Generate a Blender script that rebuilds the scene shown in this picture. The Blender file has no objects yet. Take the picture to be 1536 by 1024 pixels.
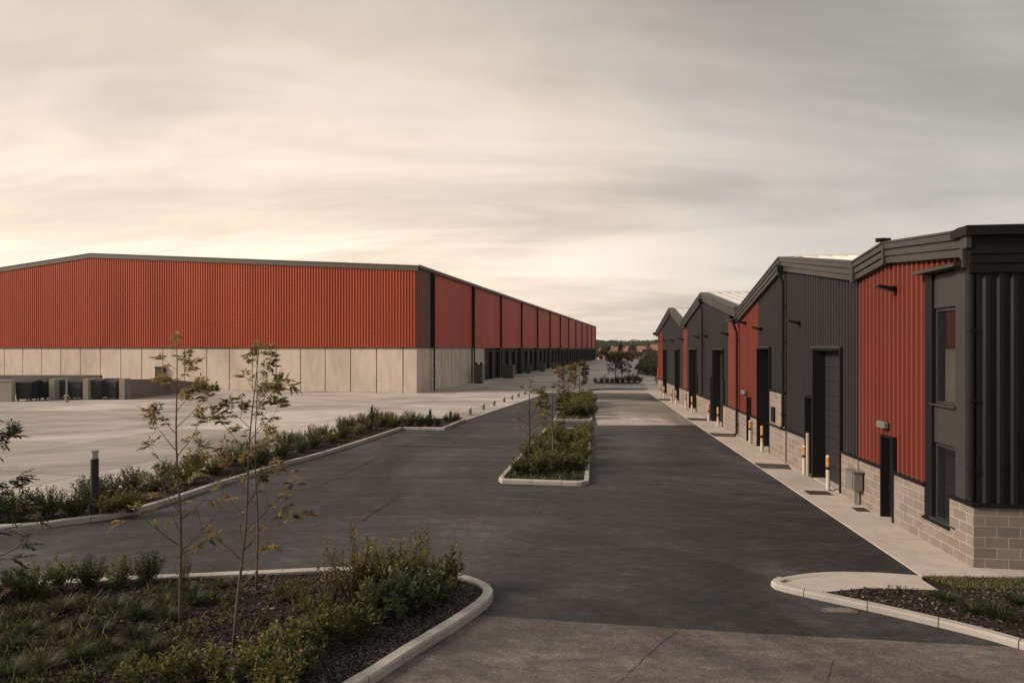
import bpy, math, random
from mathutils import Vector, Matrix, noise as mnoise
R = math.radians
rnd = random.Random(7)
scene = bpy.context.scene
COL = scene.collection

# ------------------------------------------------------------------ camera
EYE = 4.1; FPX = 885.0; HOR = 522.0; CX = 768.0
cam = bpy.data.cameras.new('camera'); camo = bpy.data.objects.new('camera', cam); COL.objects.link(camo)
camo.location = (0, 0, EYE); camo.rotation_euler = (R(90), 0, 0)
cam.sensor_width = 36; cam.lens = FPX / 1536 * 36; cam.shift_y = (HOR - 512) / 1536
cam.clip_end = 6000; cam.clip_start = 0.1
scene.camera = camo

def G(px, py, z=0.0):
    Y = FPX * (EYE - z) / (py - HOR)
    return Vector(((px - CX) / FPX * Y, Y, z))

# ------------------------------------------------------------------ helpers
class MB:
    def __init__(s): s.v = []; s.f = []; s.m = []
    def add(s, vs, fs, mi=0):
        b = len(s.v); s.v.extend([tuple(x) for x in vs])
        for f in fs: s.f.append([b + i for i in f]); s.m.append(mi)
    def box(s, x0, x1, y0, y1, z0, z1, mi=0):
        s.add([(x0,y0,z0),(x1,y0,z0),(x1,y1,z0),(x0,y1,z0),(x0,y0,z1),(x1,y0,z1),(x1,y1,z1),(x0,y1,z1)],
              [(0,3,2,1),(4,5,6,7),(0,1,5,4),(1,2,6,5),(2,3,7,6),(3,0,4,7)], mi)
    def cbox(s, x0, x1, y0, y1, z0, z1, c=.01, mi=0):
        # box with chamfered vertical and top edges
        pts = [(x0+c,y0),(x1-c,y0),(x1,y0+c),(x1,y1-c),(x1-c,y1),(x0+c,y1),(x0,y1-c),(x0,y0+c)]
        top = [(min(max(x,x0+c),x1-c), min(max(y,y0+c),y1-c)) for x,y in pts]
        n = 8
        vs = [(x,y,z0) for x,y in pts] + [(x,y,z1-c) for x,y in pts] + [(x,y,z1) for x,y in top]
        fs = [tuple(reversed(range(n))), tuple(range(2*n,3*n))]
        for i in range(n):
            j = (i+1) % n
            fs.append((i,j,n+j,n+i)); fs.append((n+i,n+j,2*n+j,2*n+i))
        s.add(vs, fs, mi)
    def prism(s, poly, z0, z1, mi=0):
        n = len(poly)
        vs = [(p[0],p[1],z0) for p in poly] + [(p[0],p[1],z1) for p in poly]
        fs = [tuple(reversed(range(n))), tuple(range(n,2*n))] + [(i,(i+1)%n,n+(i+1)%n,n+i) for i in range(n)]
        s.add(vs, fs, mi)
    def prism_xz(s, poly, y0, y1, mi=0):
        n = len(poly)
        vs = [(p[0],y0,p[1]) for p in poly] + [(p[0],y1,p[1]) for p in poly]
        fs = [tuple(range(n)), tuple(reversed(range(n,2*n)))] + [((i+1)%n,i,n+i,n+(i+1)%n) for i in range(n)]
        s.add(vs, fs, mi)
    def prism_yz(s, poly, x0, x1, mi=0):
        n = len(poly)
        vs = [(x0,p[0],p[1]) for p in poly] + [(x1,p[0],p[1]) for p in poly]
        fs = [tuple(range(n)), tuple(reversed(range(n,2*n)))] + [(i,(i+1)%n,n+(i+1)%n,n+i) for i in range(n)]
        s.add(vs, fs, mi)
    def sheet(s, poly, z, mi=0):
        s.add([(p[0],p[1],z) for p in poly], [tuple(range(len(poly)))], mi)
    def tube(s, pts, rad, n=8, mi=0, cap=True):
        pts = [Vector(p) for p in pts]
        rs = rad if isinstance(rad, (list, tuple)) else [rad]*len(pts)
        rings = []; up = None
        for i, p in enumerate(pts):
            t = (pts[min(i+1,len(pts)-1)] - pts[max(i-1,0)])
            if t.length < 1e-9: t = Vector((0,0,1))
            t.normalize()
            if up is None:
                up = t.orthogonal().normalized()
            a = (up - t*up.dot(t))
            a = a.normalized() if a.length > 1e-6 else t.orthogonal().normalized()
            up = a; b = t.cross(a)
            rings.append([p + (a*math.cos(2*math.pi*k/n) + b*math.sin(2*math.pi*k/n))*rs[i] for k in range(n)])
        vs = [v for r in rings for v in r]; fs = []
        for i in range(len(pts)-1):
            for k in range(n):
                l = (k+1)%n
                fs.append((i*n+k, i*n+l, (i+1)*n+l, (i+1)*n+k))
        if cap: fs.append(tuple(reversed(range(n)))); fs.append(tuple(range((len(pts)-1)*n, len(pts)*n)))
        s.add(vs, fs, mi)
    def lathe(s, prof, c=(0,0,0), n=14, mi=0):
        vs = []; fs = []
        for r, z in prof:
            for k in range(n):
                a = 2*math.pi*k/n; vs.append((c[0]+r*math.cos(a), c[1]+r*math.sin(a), c[2]+z))
        for i in range(len(prof)-1):
            for k in range(n):
                l = (k+1)%n; fs.append((i*n+k,i*n+l,(i+1)*n+l,(i+1)*n+k))
        fs.append(tuple(reversed(range(n)))); fs.append(tuple(range((len(prof)-1)*n, len(prof)*n)))
        s.add(vs, fs, mi)
    def build(s, name, mats, parent=None, loc=None, rz=0, smooth=False):
        me = bpy.data.meshes.new(name); me.from_pydata(s.v, [], s.f)
        if not isinstance(mats, (list, tuple)): mats = [mats]
        for m in mats: me.materials.append(m)
        if len(mats) > 1: me.polygons.foreach_set('material_index', s.m)
        if smooth: me.polygons.foreach_set('use_smooth', [True]*len(s.f))
        me.update()
        o = bpy.data.objects.new(name, me); COL.objects.link(o)
        if parent: o.parent = parent
        if loc is not None: o.location = loc
        o.rotation_euler.z = rz
        return o

def tag(o, label=None, cat=None, group=None, kind=None):
    if label: o['label'] = label
    if cat: o['category'] = cat
    if group: o['group'] = group
    if kind: o['kind'] = kind
    return o
def empty(name, loc, rz=0, label=None, cat=None, group=None):
    o = bpy.data.objects.new(name, None); COL.objects.link(o); o.location = loc; o.rotation_euler.z = rz
    o.empty_display_size = .2
    return tag(o, label, cat, group)
def copy_tree(o, parent=None):
    c = o.copy(); COL.objects.link(c)
    if parent: c.parent = parent
    for ch in list(o.children): copy_tree(ch, c)
    return c
def struct(o): o['kind'] = 'structure'; return o
ORD = ['first','second','third','fourth','fifth','sixth','seventh','eighth','ninth','tenth','eleventh','twelfth','thirteenth',
       'fourteenth','fifteenth','sixteenth','seventeenth','eighteenth','nineteenth','twentieth','twenty-first','twenty-second','twenty-third',
       'twenty-fourth','twenty-fifth','twenty-sixth','twenty-seventh','twenty-eighth','twenty-ninth','thirtieth']

# ------------------------------------------------------------------ materials
class NT:
    def __init__(s, name):
        s.mat = bpy.data.materials.new(name); s.mat.use_nodes = True
        s.t = s.mat.node_tree; s.b = s.t.nodes['Principled BSDF']
    def n(s, typ, **kw):
        x = s.t.nodes.new(typ)
        for k, v in kw.items():
            if k in x.inputs: x.inputs[k].default_value = v
            else: setattr(x, k, v)
        return x
    def l(s, a, b): s.t.links.new(a, b)
    def coord(s, scale=(1,1,1), rot=(0,0,0), out='Object'):
        tc = s.n('ShaderNodeTexCoord'); mp = s.n('ShaderNodeMapping')
        mp.inputs['Scale'].default_value = scale; mp.inputs['Rotation'].default_value = rot
        s.l(tc.outputs[out], mp.inputs['Vector']); return mp.outputs['Vector']
    def noise(s, vec, scale, detail=4, rough=.55, dist=0):
        x = s.n('ShaderNodeTexNoise'); x.inputs['Scale'].default_value = scale; x.inputs['Detail'].default_value = detail
        x.inputs['Roughness'].default_value = rough; x.inputs['Distortion'].default_value = dist
        s.l(vec, x.inputs['Vector']); return x.outputs['Fac']
    def ramp(s, fac, stops):
        x = s.n('ShaderNodeValToRGB'); e = x.color_ramp.elements
        while len(e) < len(stops): e.new(.5)
        for i, (p, c) in enumerate(stops):
            e[i].position = p; e[i].color = (*c, 1) if not isinstance(c, (int, float)) else (c, c, c, 1)
        s.l(fac, x.inputs['Fac']); return x.outputs['Color']
    def mix(s, fac, a, b, mode='MIX'):
        x = s.n('ShaderNodeMix'); x.data_type = 'RGBA'; x.blend_type = mode
        for sock, v in ((x.inputs[0], fac), (x.inputs[6], a), (x.inputs[7], b)):
            if isinstance(v, (int, float)): sock.default_value = v
            elif isinstance(v, (tuple, list)): sock.default_value = (*v, 1)
            else: s.l(v, sock)
        return x.outputs[2]
    def math(s, op, a, b=None):
        x = s.n('ShaderNodeMath'); x.operation = op
        for i, v in enumerate((a, b)):
            if v is None: continue
            if isinstance(v, (int, float)): x.inputs[i].default_value = v
            else: s.l(v, x.inputs[i])
        return x.outputs[0]
    def bump(s, h, strength=.3, dist=.01):
        x = s.n('ShaderNodeBump'); x.inputs['Strength'].default_value = strength; x.inputs['Distance'].default_value = dist
        s.l(h, x.inputs['Height']); s.l(x.outputs[0], s.b.inputs['Normal'])
    def fin(s, col, rough=.6, metal=0, spec=None):
        for sock, v in ((s.b.inputs['Base Color'], col), (s.b.inputs['Roughness'], rough)):
            if isinstance(v, (int, float)): sock.default_value = v
            elif isinstance(v, (tuple, list)): sock.default_value = (*v, 1)
            else: s.l(v, sock)
        s.b.inputs['Metallic'].default_value = metal
        if spec is not None: s.b.inputs['Specular IOR Level'].default_value = spec
        return s.mat

def painted(name, col, var=.18, rough=.45, metal=0, streak=True, spec=.35, sc=1.0):
    """painted / coated sheet with faint rain streaks and dust"""
    t = NT(name)
    a = t.noise(t.coord((1.5,1.5,.12)) if streak else t.coord(), 1.4*sc, 6 if sc == 1 else 2, .6)
    b = t.noise(t.coord(), .35*sc, 3)
    f = t.math('ADD', t.math('MULTIPLY', a, .65), t.math('MULTIPLY', b, .35))
    lo = tuple(c*(1-var) for c in col); hi = tuple(c*(1+var) for c in col)
    c = t.ramp(f, [(.3, lo), (.7, hi)])
    fine = t.noise(t.coord(), 24, 4, .7)
    r = t.ramp(fine, [(.3, rough-.1), (.7, rough+.12)])
    return t.fin(c, r, metal, spec)

M = {}
M['red_rib'] = painted('red_ribbed_steel', (.46,.108,.055), .18, .55, 0, True, .2, .12)
M['red_flat'] = painted('red_flat_panel', (.45,.078,.050), .14, .5, 0, True, .15, .25)
M['red_unit'] = painted('terracotta_ribbed_steel', (.180,.043,.029), .16, .55, 0, True, .2)
M['brown_rib'] = painted('dark_brown_ribbed_steel', (.15,.070,.055), .15, .5)
M['dark_rib'] = painted('charcoal_ribbed_steel', (.035,.034,.0335), .13, .5, 0, True, .25)
M['black_rib'] = painted('black_ribbed_steel', (.011,.011,.012), .13, .5, 0, True, .25)
M['fascia'] = painted('charcoal_fascia_board', (.050,.046,.043), .12, .45)
M['fascia_warm'] = painted('olive_grey_fascia', (.10,.088,.068), .12, .45)
M['black'] = painted('black_metal', (.010,.010,.011), .2, .5, 0, True, .2)
M['frame'] = painted('dark_grey_frame', (.034,.034,.034), .12, .4)
M['panel'] = painted('grey_aluminium_panel', (.044,.043,.042), .1, .38)
M['door'] = painted('slate_roller_door', (.026,.027,.028), .18, .5, 0, True, .25)
M['dock'] = painted('blue_grey_dock_door', (.024,.027,.032), .18, .5, 0, True, .2)
M['steel'] = painted('galvanised_steel', (.32,.32,.31), .15, .42, .3)
M['roofwhite'] = painted('pale_roof_sheet', (.62,.60,.56), .06, .5, 0, False)
M['roofgrey'] = painted('grey_roof_sheet', (.20,.19,.18), .1, .5, 0, False)
M['bin'] = painted('dark_slate_bin', (.030,.035,.041), .25, .5)
M['white'] = painted('off_white_paint', (.50,.44,.375), .12, .55)
M['orange'] = painted('orange_reflective_band', (.46,.21,.05), .2, .45, 0, False)
M['olive'] = painted('olive_grey_paint', (.085,.080,.062), .2, .55)
M['wood'] = painted('weathered_timber', (.20,.125,.075), .25, .75)
M['greenbox'] = painted('dark_green_paint', (.030,.036,.022), .25, .5)
M['meter'] = painted('light_grey_cabinet_paint', (.165,.155,.142), .12, .5)
M['rubber'] = painted('black_rubber', (.02,.02,.02), .2, .8, 0, False)

def concrete(name, col, stain=.35, scale=1.0):
    t = NT(name)
    big = t.noise(t.coord((scale,scale,scale*.6)), .45, 6, .62, .6)
    mid = t.noise(t.coord((2*scale,2*scale,.5*scale)), 1.3, 6, .65)
    fine = t.noise(t.coord(), 38, 4, .7)
    c = t.ramp(big, [(.3, tuple(x*(1-stain) for x in col)), (.55, col), (.78, tuple(x*(1+stain*.25) for x in col))])
    c = t.mix(.55, c, t.ramp(mid, [(.3, .72), (.62, 1.0)]), 'MULTIPLY')
    c = t.mix(.35, c, t.ramp(fine, [(.3, .75), (.7, 1.1)]), 'MULTIPLY')
    t.bump(fine, .25, .004)
    return t.fin(c, .85, 0, .25)
M['conc_wall'] = concrete('precast_concrete', (.66,.565,.475), .26, .8)
M['kerb'] = concrete('kerb_concrete', (.46,.425,.385), .2)
M['pave'] = concrete('pavement_concrete', (.50,.435,.385), .18)
M['bay_wall'] = concrete('grey_bay_concrete', (.21,.185,.165), .25)
M['pier'] = concrete('pale_pier_concrete', (.38,.33,.28), .2)

def yard_mat():
    t = NT('yard_concrete')
    v = t.coord((1,1,1), (0,0,R(14)))
    br = t.n('ShaderNodeTexBrick'); br.offset = .0
    t.l(v, br.inputs['Vector'])
    for k, x in (('Scale',1),('Mortar Size',.032),('Brick Width',6.0),('Row Height',5.0),('Mortar Smooth',.3),('Bias',0)): br.inputs[k].default_value = x
    br.inputs['Color1'].default_value = (.34,.31,.285,1); br.inputs['Color2'].default_value = (.53,.485,.440,1); br.inputs['Mortar'].default_value = (.13,.115,.10,1)
    big = t.noise(t.coord((.5,1.0,1), (0,0,R(-12))), .22, 7, .64, 1.2)
    c = t.mix(.85, br.outputs['Color'], t.ramp(big, [(.34, (.56,.53,.51)), (.5, (.9,.89,.88)), (.64, (1.18,1.16,1.14))]), 'MULTIPLY')
    st = t.noise(t.coord((.45,1.2,1), (0,0,R(16))), .5, 7, .72, .9)
    c = t.mix(.55, c, t.ramp(st, [(.33, .66), (.56, 1.0)]), 'MULTIPLY')
    fine = t.noise(t.coord(), 9, 5, .75)
    c = t.mix(.35, c, t.ramp(fine, [(.3, .8), (.7, 1.1)]), 'MULTIPLY')
    return t.fin(c, .8, 0, .3)
M['yard'] = yard_mat()

def asphalt(name, col, brown, gain=1.0):
    t = NT(name)
    streak = t.noise(t.coord((.28,1.2,1), (0,0,R(-6))), .7, 9, .74, 1.3)
    str2 = t.noise(t.coord((.6,2.2,1), (0,0,R(8))), 1.3, 9, .78, 1.1)
    big = t.noise(t.coord((.6,1,1)), .16, 5, .6, .6)
    fine = t.noise(t.coord(), 42, 5, .85)
    med = t.noise(t.coord((.8,1.2,1)), 5, 8, .78, .5)
    c = t.mix(t.ramp(big, [(.42, 0.0), (.6, 1.0)]), col, brown)
    wide = t.noise(t.coord((1.3,.55,1), (0,0,R(-7))), .17, 4, .55, .8)
    c = t.mix(1.0, c, t.ramp(wide, [(.36, .72), (.5, 1.0), (.64, 1.7)]), 'MULTIPLY')
    g = gain
    c = t.mix(1.0*g, c, t.ramp(streak, [(.30, .55), (.47, .92), (.58, 1.25), (.72, 2.2)]), 'MULTIPLY')
    c = t.mix(.9*g, c, t.ramp(str2, [(.30, .62), (.48, .95), (.60, 1.3), (.72, 2.2)]), 'MULTIPLY')
    c = t.mix(.9*g, c, t.ramp(med, [(.30, .5), (.5, 1.0), (.70, 1.9)]), 'MULTIPLY')
    c = t.mix(.9, c, t.ramp(fine, [(.30, .3), (.5, .95), (.62, 1.6), (.75, 3.0)]), 'MULTIPLY')
    vs = t.n('ShaderNodeVectorMath'); vs.operation = 'SUBTRACT'; t.l(t.coord(), vs.inputs[0]); vs.inputs[1].default_value = (-2.2, 4.6, 0)
    vl = t.n('ShaderNodeVectorMath'); vl.operation = 'LENGTH'; t.l(vs.outputs[0], vl.inputs[0])
    sx = t.n('ShaderNodeSeparateXYZ'); t.l(vs.outputs[0], sx.inputs[0])
    cx = t.n('ShaderNodeCombineXYZ'); t.l(vl.outputs['Value'], cx.inputs[0]); t.l(t.math('MULTIPLY', t.math('ARCTAN2', sx.outputs[1], sx.outputs[0]), .8), cx.inputs[1])
    arc = t.noise(cx.outputs[0], 1.3, 6, .7, .2)
    c = t.mix(.7, c, t.ramp(arc, [(.34, .55), (.5, 1.0), (.66, 1.35)]), 'MULTIPLY')
    sc = t.noise(t.coord((.5,3.2,1), (0,0,R(9))), 1.9, 6, .8, 1.6)
    c = t.mix(t.ramp(sc, [(.57, 0.0), (.74, .55)]), c, (.150,.142,.132))
    t.bump(fine, .6, .006)
    r = t.ramp(streak, [(.3, .55), (.7, .85)])
    return t.fin(c, r, 0, .3)
M['asphalt'] = asphalt('new_asphalt', (.031,.0312,.0318), (.043,.0395,.038), .72)
M['apron'] = asphalt('worn_brown_asphalt', (.128,.107,.096), (.098,.086,.079), .6)
M['midpatch'] = asphalt('pale_sheen_asphalt', (.25,.21,.185), (.20,.175,.155), .45)  # paler asphalt tone, with the sky sheen at grazing view put into the colour
M['seam'] = painted('bitumen_seam', (.022,.021,.021), .3, .7, 0, False)
M['chalk'] = painted('pale_scuff_line', (.12,.112,.104), .3, .8, 0, False)

def ground_mat():
    t = NT('rough_ground')
    a = t.noise(t.coord(), .08, 8, .65)
    b = t.noise(t.coord(), 2.5, 5, .7)
    c = t.ramp(a, [(.3, (.045,.05,.028)), (.5, (.07,.068,.042)), (.7, (.10,.09,.06))])
    c = t.mix(.7, c, t.ramp(b, [(.3, .55), (.7, 1.3)]), 'MULTIPLY')
    return t.fin(c, .95, 0, .1)
M['ground'] = ground_mat()
def soil_mat(name, c0, c1):
    t = NT(name)
    v = t.n('ShaderNodeTexVoronoi'); v.inputs['Scale'].default_value = 30; t.l(t.coord((1,1.6,1), (0,0,.5)), v.inputs['Vector'])
    a = t.noise(t.coord(), 3, 6, .7)
    c = t.mix(t.ramp(a, [(.35, 0.0), (.65, 1.0)]), c0, c1)
    c = t.mix(.8, c, t.ramp(v.outputs['Distance'], [(0, 1.5), (.5, .5)]), 'MULTIPLY')
    t.bump(v.outputs['Distance'], .8, .02)
    return t.fin(c, .95, 0, .15)
M['soil'] = soil_mat('bark_soil', (.030,.021,.018), (.050,.037,.031))
M['turfsoil'] = soil_mat('turf_soil', (.022,.026,.012), (.035,.036,.018))
def chip_mat(name, col):
    t = NT(name); oi = t.noise(t.coord(), 14, 3, .8)
    c = t.ramp(oi, [(.3, tuple(x*.5 for x in col)), (.7, tuple(x*1.6 for x in col))])
    return t.fin(c, .85, 0, .3)
M['chip1'] = chip_mat('bark_chip_dark', (.028,.020,.018)); M['chip2'] = chip_mat('bark_chip_brown', (.058,.042,.036)); M['chip3'] = chip_mat('bark_chip_pale', (.16,.125,.105))
M['grit1'] = chip_mat('grey_grit', (.09,.085,.08)); 

def block_mat():
    t = NT('split_face_block')
    tc = t.n('ShaderNodeTexCoord'); sp = t.n('ShaderNodeSeparateXYZ'); t.l(tc.outputs['Object'], sp.inputs[0])
    cb = t.n('ShaderNodeCombineXYZ'); t.l(t.math('ADD', sp.outputs[0], sp.outputs[1]), cb.inputs[0]); t.l(sp.outputs[2], cb.inputs[1])
    br = t.n('ShaderNodeTexBrick'); t.l(cb.outputs[0], br.inputs['Vector'])
    for k, x in (('Scale',1),('Mortar Size',.007),('Brick Width',.40),('Row Height',.2),('Mortar Smooth',.15),('Bias',0)): br.inputs[k].default_value = x
    br.inputs['Color1'].default_value = (.205,.172,.150,1); br.inputs['Color2'].default_value = (.268,.224,.195,1); br.inputs['Mortar'].default_value = (.42,.37,.32,1)
    n1 = t.noise(t.coord(), 3.2, 6, .7); n2 = t.noise(t.coord(), 60, 4, .8)
    c = t.mix(.6, br.outputs['Color'], t.ramp(n1, [(.3, .72), (.7, 1.15)]), 'MULTIPLY')
    c = t.mix(.5, c, t.ramp(n2, [(.3, .7), (.7, 1.2)]), 'MULTIPLY')
    h = t.math('ADD', t.math('MULTIPLY', br.outputs['Fac'], -1.0), t.math('MULTIPLY', n2, .35))
    t.bump(h, .6, .006)
    return t.fin(c, .9, 0, .2)
M['block'] = block_mat()

def glass_mat():
    t = NT('dark_window_glass'); t.b.inputs['IOR'].default_value = 2.3
    return t.fin((.010,.012,.014), .02, 0, .5)
M['glass'] = glass_mat()

def leafmat(name, col, trans=.38):
    t = NT(name)
    oi = t.n('ShaderNodeObjectInfo')
    n = t.noise(t.coord(), 9, 3, .7)
    f = t.math('ADD', t.math('MULTIPLY', n, .8), t.math('MULTIPLY', oi.outputs['Random'], .25))
    c = t.ramp(f, [(.3, tuple(x*.6 for x in col)), (.8, tuple(x*1.45 for x in col))])
    t.fin(c, .55, 0, .3)
    tr = t.n('ShaderNodeBsdfTranslucent'); t.l(c, tr.inputs[0])
    mx = t.n('ShaderNodeMixShader'); mx.inputs[0].default_value = trans
    out = t.t.nodes['Material Output']
    t.l(t.b.outputs[0], mx.inputs[1]); t.l(tr.outputs[0], mx.inputs[2]); t.l(mx.outputs[0], out.inputs[0])
    return t.mat
L = {}
L['dark'] = leafmat('leaf_dark_green', (.042,.058,.022)); L['mid'] = leafmat('leaf_mid_green', (.072,.092,.030))
L['light'] = leafmat('leaf_pale_green', (.165,.175,.055)); L['yellow'] = leafmat('leaf_yellow', (.34,.23,.045))
L['olive'] = leafmat('leaf_olive', (.30,.25,.11)); L['gold'] = leafmat('leaf_ochre', (.42,.29,.11))
L['brown'] = leafmat('leaf_brown', (.20,.14,.08)); L['grey'] = leafmat('leaf_grey_green', (.095,.115,.065))
L['black'] = leafmat('leaf_deep_green', (.024,.032,.017)); L['straw'] = leafmat('grass_straw', (.16,.125,.06))
def barkmat(name, col):
    t = NT(name)
    a = t.noise(t.coord((1,1,.25)), 18, 6, .75)
    c = t.ramp(a, [(.3, tuple(x*.55 for x in col)), (.7, tuple(x*1.4 for x in col))])
    t.bump(a, .5, .01)
    return t.fin(c, .9, 0, .2)
M['bark'] = barkmat('young_bark', (.15,.108,.084)); M['bark_dark'] = barkmat('dark_bark', (.055,.045,.037)); M['stem'] = barkmat('shrub_stem', (.06,.052,.032))
#SECTION_WORLD
# ------------------------------------------------------------------ world, sun
SUN_EL = 26; SUN_DIR = Vector((-.99, -.14, 0)).normalized()
w = bpy.data.worlds.new('World'); scene.world = w; w.use_nodes = True
def make_world():
    t = w.node_tree; N = t.nodes; bg = N['Background']
    def n(typ): return N.new(typ)
    def l(a, b): t.links.new(a, b)
    def mth(op, a, b=None, clamp=False):
        x = n('ShaderNodeMath'); x.operation = op; x.use_clamp = clamp
        for i, v in enumerate((a, b)):
            if v is None: continue
            if isinstance(v, (int, float)): x.inputs[i].default_value = v
            else: l(v, x.inputs[i])
        return x.outputs[0]
    def mix(f, a, b, mode='MIX'):
        x = n('ShaderNodeMix'); x.data_type = 'RGBA'; x.blend_type = mode
        for sock, v in ((x.inputs[0], f), (x.inputs[6], a), (x.inputs[7], b)):
            if isinstance(v, (int, float)): sock.default_value = v
            elif isinstance(v, tuple): sock.default_value = (*v, 1)
            else: l(v, sock)
        return x.outputs[2]
    def mrange(v, a, b, c, d, smooth=True):
        x = n('ShaderNodeMapRange'); x.interpolation_type = 'SMOOTHSTEP' if smooth else 'LINEAR'
        l(v, x.inputs[0])
        for i, q in enumerate((a, b, c, d)): x.inputs[i+1].default_value = q
        return x.outputs[0]
    tc = n('ShaderNodeTexCoord'); sp = n('ShaderNodeSeparateXYZ'); l(tc.outputs['Generated'], sp.inputs[0])
    X, Y, Z = sp.outputs
    zz = mth('MAXIMUM', Z, 0.0)
    den = mth('ADD', zz, .16)
    cb = n('ShaderNodeCombineXYZ'); l(mth('DIVIDE', X, den), cb.inputs[0]); l(mth('DIVIDE', Y, den), cb.inputs[1])
    def cloud(scale, rot, sc, det, rough, dist, off):
        mp = n('ShaderNodeMapping'); mp.inputs['Scale'].default_value = sc; mp.inputs['Rotation'].default_value = (0,0,R(rot)); mp.inputs['Location'].default_value = off
        l(cb.outputs[0], mp.inputs[0])
        x = n('ShaderNodeTexNoise'); x.inputs['Scale'].default_value = scale; x.inputs['Detail'].default_value = det
        x.inputs['Roughness'].default_value = rough; x.inputs['Distortion'].default_value = dist
        l(mp.outputs[0], x.inputs['Vector']); return x.outputs['Fac']
    c1 = cloud(.6, 24, (.55,1.15,1), 5, .52, .9, (3.1,1.7,0))
    c2 = cloud(1.5, 30, (.42,1.2,1), 6, .6, 1.3, (7.3,2.2,0))
    gl = Vector((-.70, .70, .20)).normalized()
    vm = n('ShaderNodeVectorMath'); vm.operation = 'DOT_PRODUCT'; l(tc.outputs['Generated'], vm.inputs[0]); vm.inputs[1].default_value = gl
    dot = vm.outputs['Value']
    glow = mrange(dot, .25, .97, 0, 1)
    elev = mrange(Z, .0, .55, 1, 0, False)
    # overcast sheet: cool grey high up, paler cream near the horizon, warm glow low on the left
    base = mix(elev, (.460,.420,.382), (.800,.705,.615))
    base = mix(mrange(Z, .58, .9, 0, 1), base, (.74,.69,.64))
    base = mix(mth('MULTIPLY', glow, mrange(Z, -.02, .58, 1, .25)), base, (1.42,1.15,.89))
    base = mix(mth('MULTIPLY', mrange(X, .1, .65, 0, 1), .35), base, (.40,.40,.375))
    base = mix(mrange(Y, -.1, -.7, 0, .8), base, (.40,.36,.32))
    mod = mth('ADD', mth('MULTIPLY', c1, .80), mth('MULTIPLY', c2, .32))
    mod = mrange(mod, .38, .75, .72, 1.20)
    cc = n('ShaderNodeCombineXYZ'); l(mod, cc.inputs[0]); l(mod, cc.inputs[1]); l(mod, cc.inputs[2])
    cloudcol = mix(1.0, base, cc.outputs[0], 'MULTIPLY')
    sky = n('ShaderNodeTexSky'); sky.sky_type = 'NISHITA'; sky.sun_disc = False
    sky.sun_elevation = R(SUN_EL); sky.sun_rotation = math.atan2(SUN_DIR.x, SUN_DIR.y)
    skys = mix(1.0, sky.outputs[0], (.10,.10,.10), 'MULTIPLY')
    tot = mix(.88, skys, cloudcol)
    l(tot, bg.inputs[0]); bg.inputs[1].default_value = 1.0
make_world()
sl = bpy.data.lights.new('sun', 'SUN'); sl.energy = 4.2; sl.angle = R(12); sl.color = (1.0, .84, .69)
so = bpy.data.objects.new('sun', sl); COL.objects.link(so)
sv = Vector((SUN_DIR.x*math.cos(R(SUN_EL)), SUN_DIR.y*math.cos(R(SUN_EL)), math.sin(R(SUN_EL))))
so.rotation_euler = sv.to_track_quat('Z', 'Y').to_euler(); so.location = sv*300
scene.view_settings.view_transform = 'Standard'; scene.view_settings.look = 'None'; scene.view_settings.gamma = 1; scene.view_settings.exposure = 0.0
#SECTION_GROUND
# ------------------------------------------------------------------ ground, road, yard
def smooth01(x): x = max(0, min(1, x)); return x*x*(3-2*x)
def terrain(x, y):
    if y < 214: return -.06
    z = -.06 - 3.2*smooth01((y-214)/60)
    z += 14.0*smooth01((y-430)/500)
    return z
def make_ground():
    b = MB(); ys = [-60,-10,30,80,140,200,214,225,240,260,285,320,360,430,500,580,680,800,930,1200,1800,3000]
    xs = [-2500,-1200,-600,-300,-150,-60,0,60,150,300,600,1200,2500]
    for y in ys:
        for x in xs: b.v.append((x, y, terrain(x, y)))
    n = len(xs)
    for j in range(len(ys)-1):
        for i in range(n-1): b.f.append((j*n+i, j*n+i+1, (j+1)*n+i+1, (j+1)*n+i)); b.m.append(0)
    struct(b.build('ground', M['ground'], smooth=True))
make_ground()
b = MB(); b.sheet([(-40,-8),(40,-8),(40,62),(-40,62)], 0.0); struct(b.build('asphalt_road', M['asphalt']))
# front kerb line of the long bed beside the yard (measured from the photograph, on the ground)
LB_FRONT = [(-25,12.35),(-16,12.7),(-11.4,13.19),(-10.3,13.7),(-9.5,14.3),(-9.17,15.06),(-8.93,16.1),(-8.69,17.4),(-8.35,18.8),(-7.93,20.4),(-7.25,22.4),(-6.56,25),(-5.5,29.7)]
LB_BACK = [(-25,14.3),(-12.2,14.9),(-11.1,16.2),(-10.6,18),(-10.0,20.5),(-9.3,23),(-8.5,27),(-7.6,32.7),(-2.9,34.2)]
YE0 = (-2.6,33.3); YE1 = (3.55,54.3)
b = MB(); b.sheet([(-140,14.2),(-25,14.3)] + LB_BACK[1:] + [YE0, YE1, (13.2,53.4),(14.3,57),(17.5,72),(20.5,85),(19.5,92),(32,150),(47,214),(-140,214)], .012); struct(b.build('concrete_yard', M['yard']))
# worn apron in front, paler carriageway section with grazing sheen painted into its colour, dark strip across the far concrete
b = MB(); b.sheet([(-8,9.4),(-.23,9.02),(1.0,8.83),(3.2,8.52),(6.8,8.1),(14,7.2),(14,-8),(-8,-8)], .004); struct(b.build('worn_apron', M['apron']))
b = MB(); b.sheet([(4.55,31.3),(9.95,31.5),(11.35,45.5),(9.3,47.2),(6.5,47.0),(6.05,45.9)], .004); struct(b.build('pale_sheen_carriageway', M['midpatch']))
b = MB(); b.sheet([(7.4,56.5),(9.3,57.7),(13.3,57.6),(13.9,60.3),(9.5,60.6),(7.6,59.0)], .016); struct(b.build('far_dark_strip', M['asphalt']))

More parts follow.
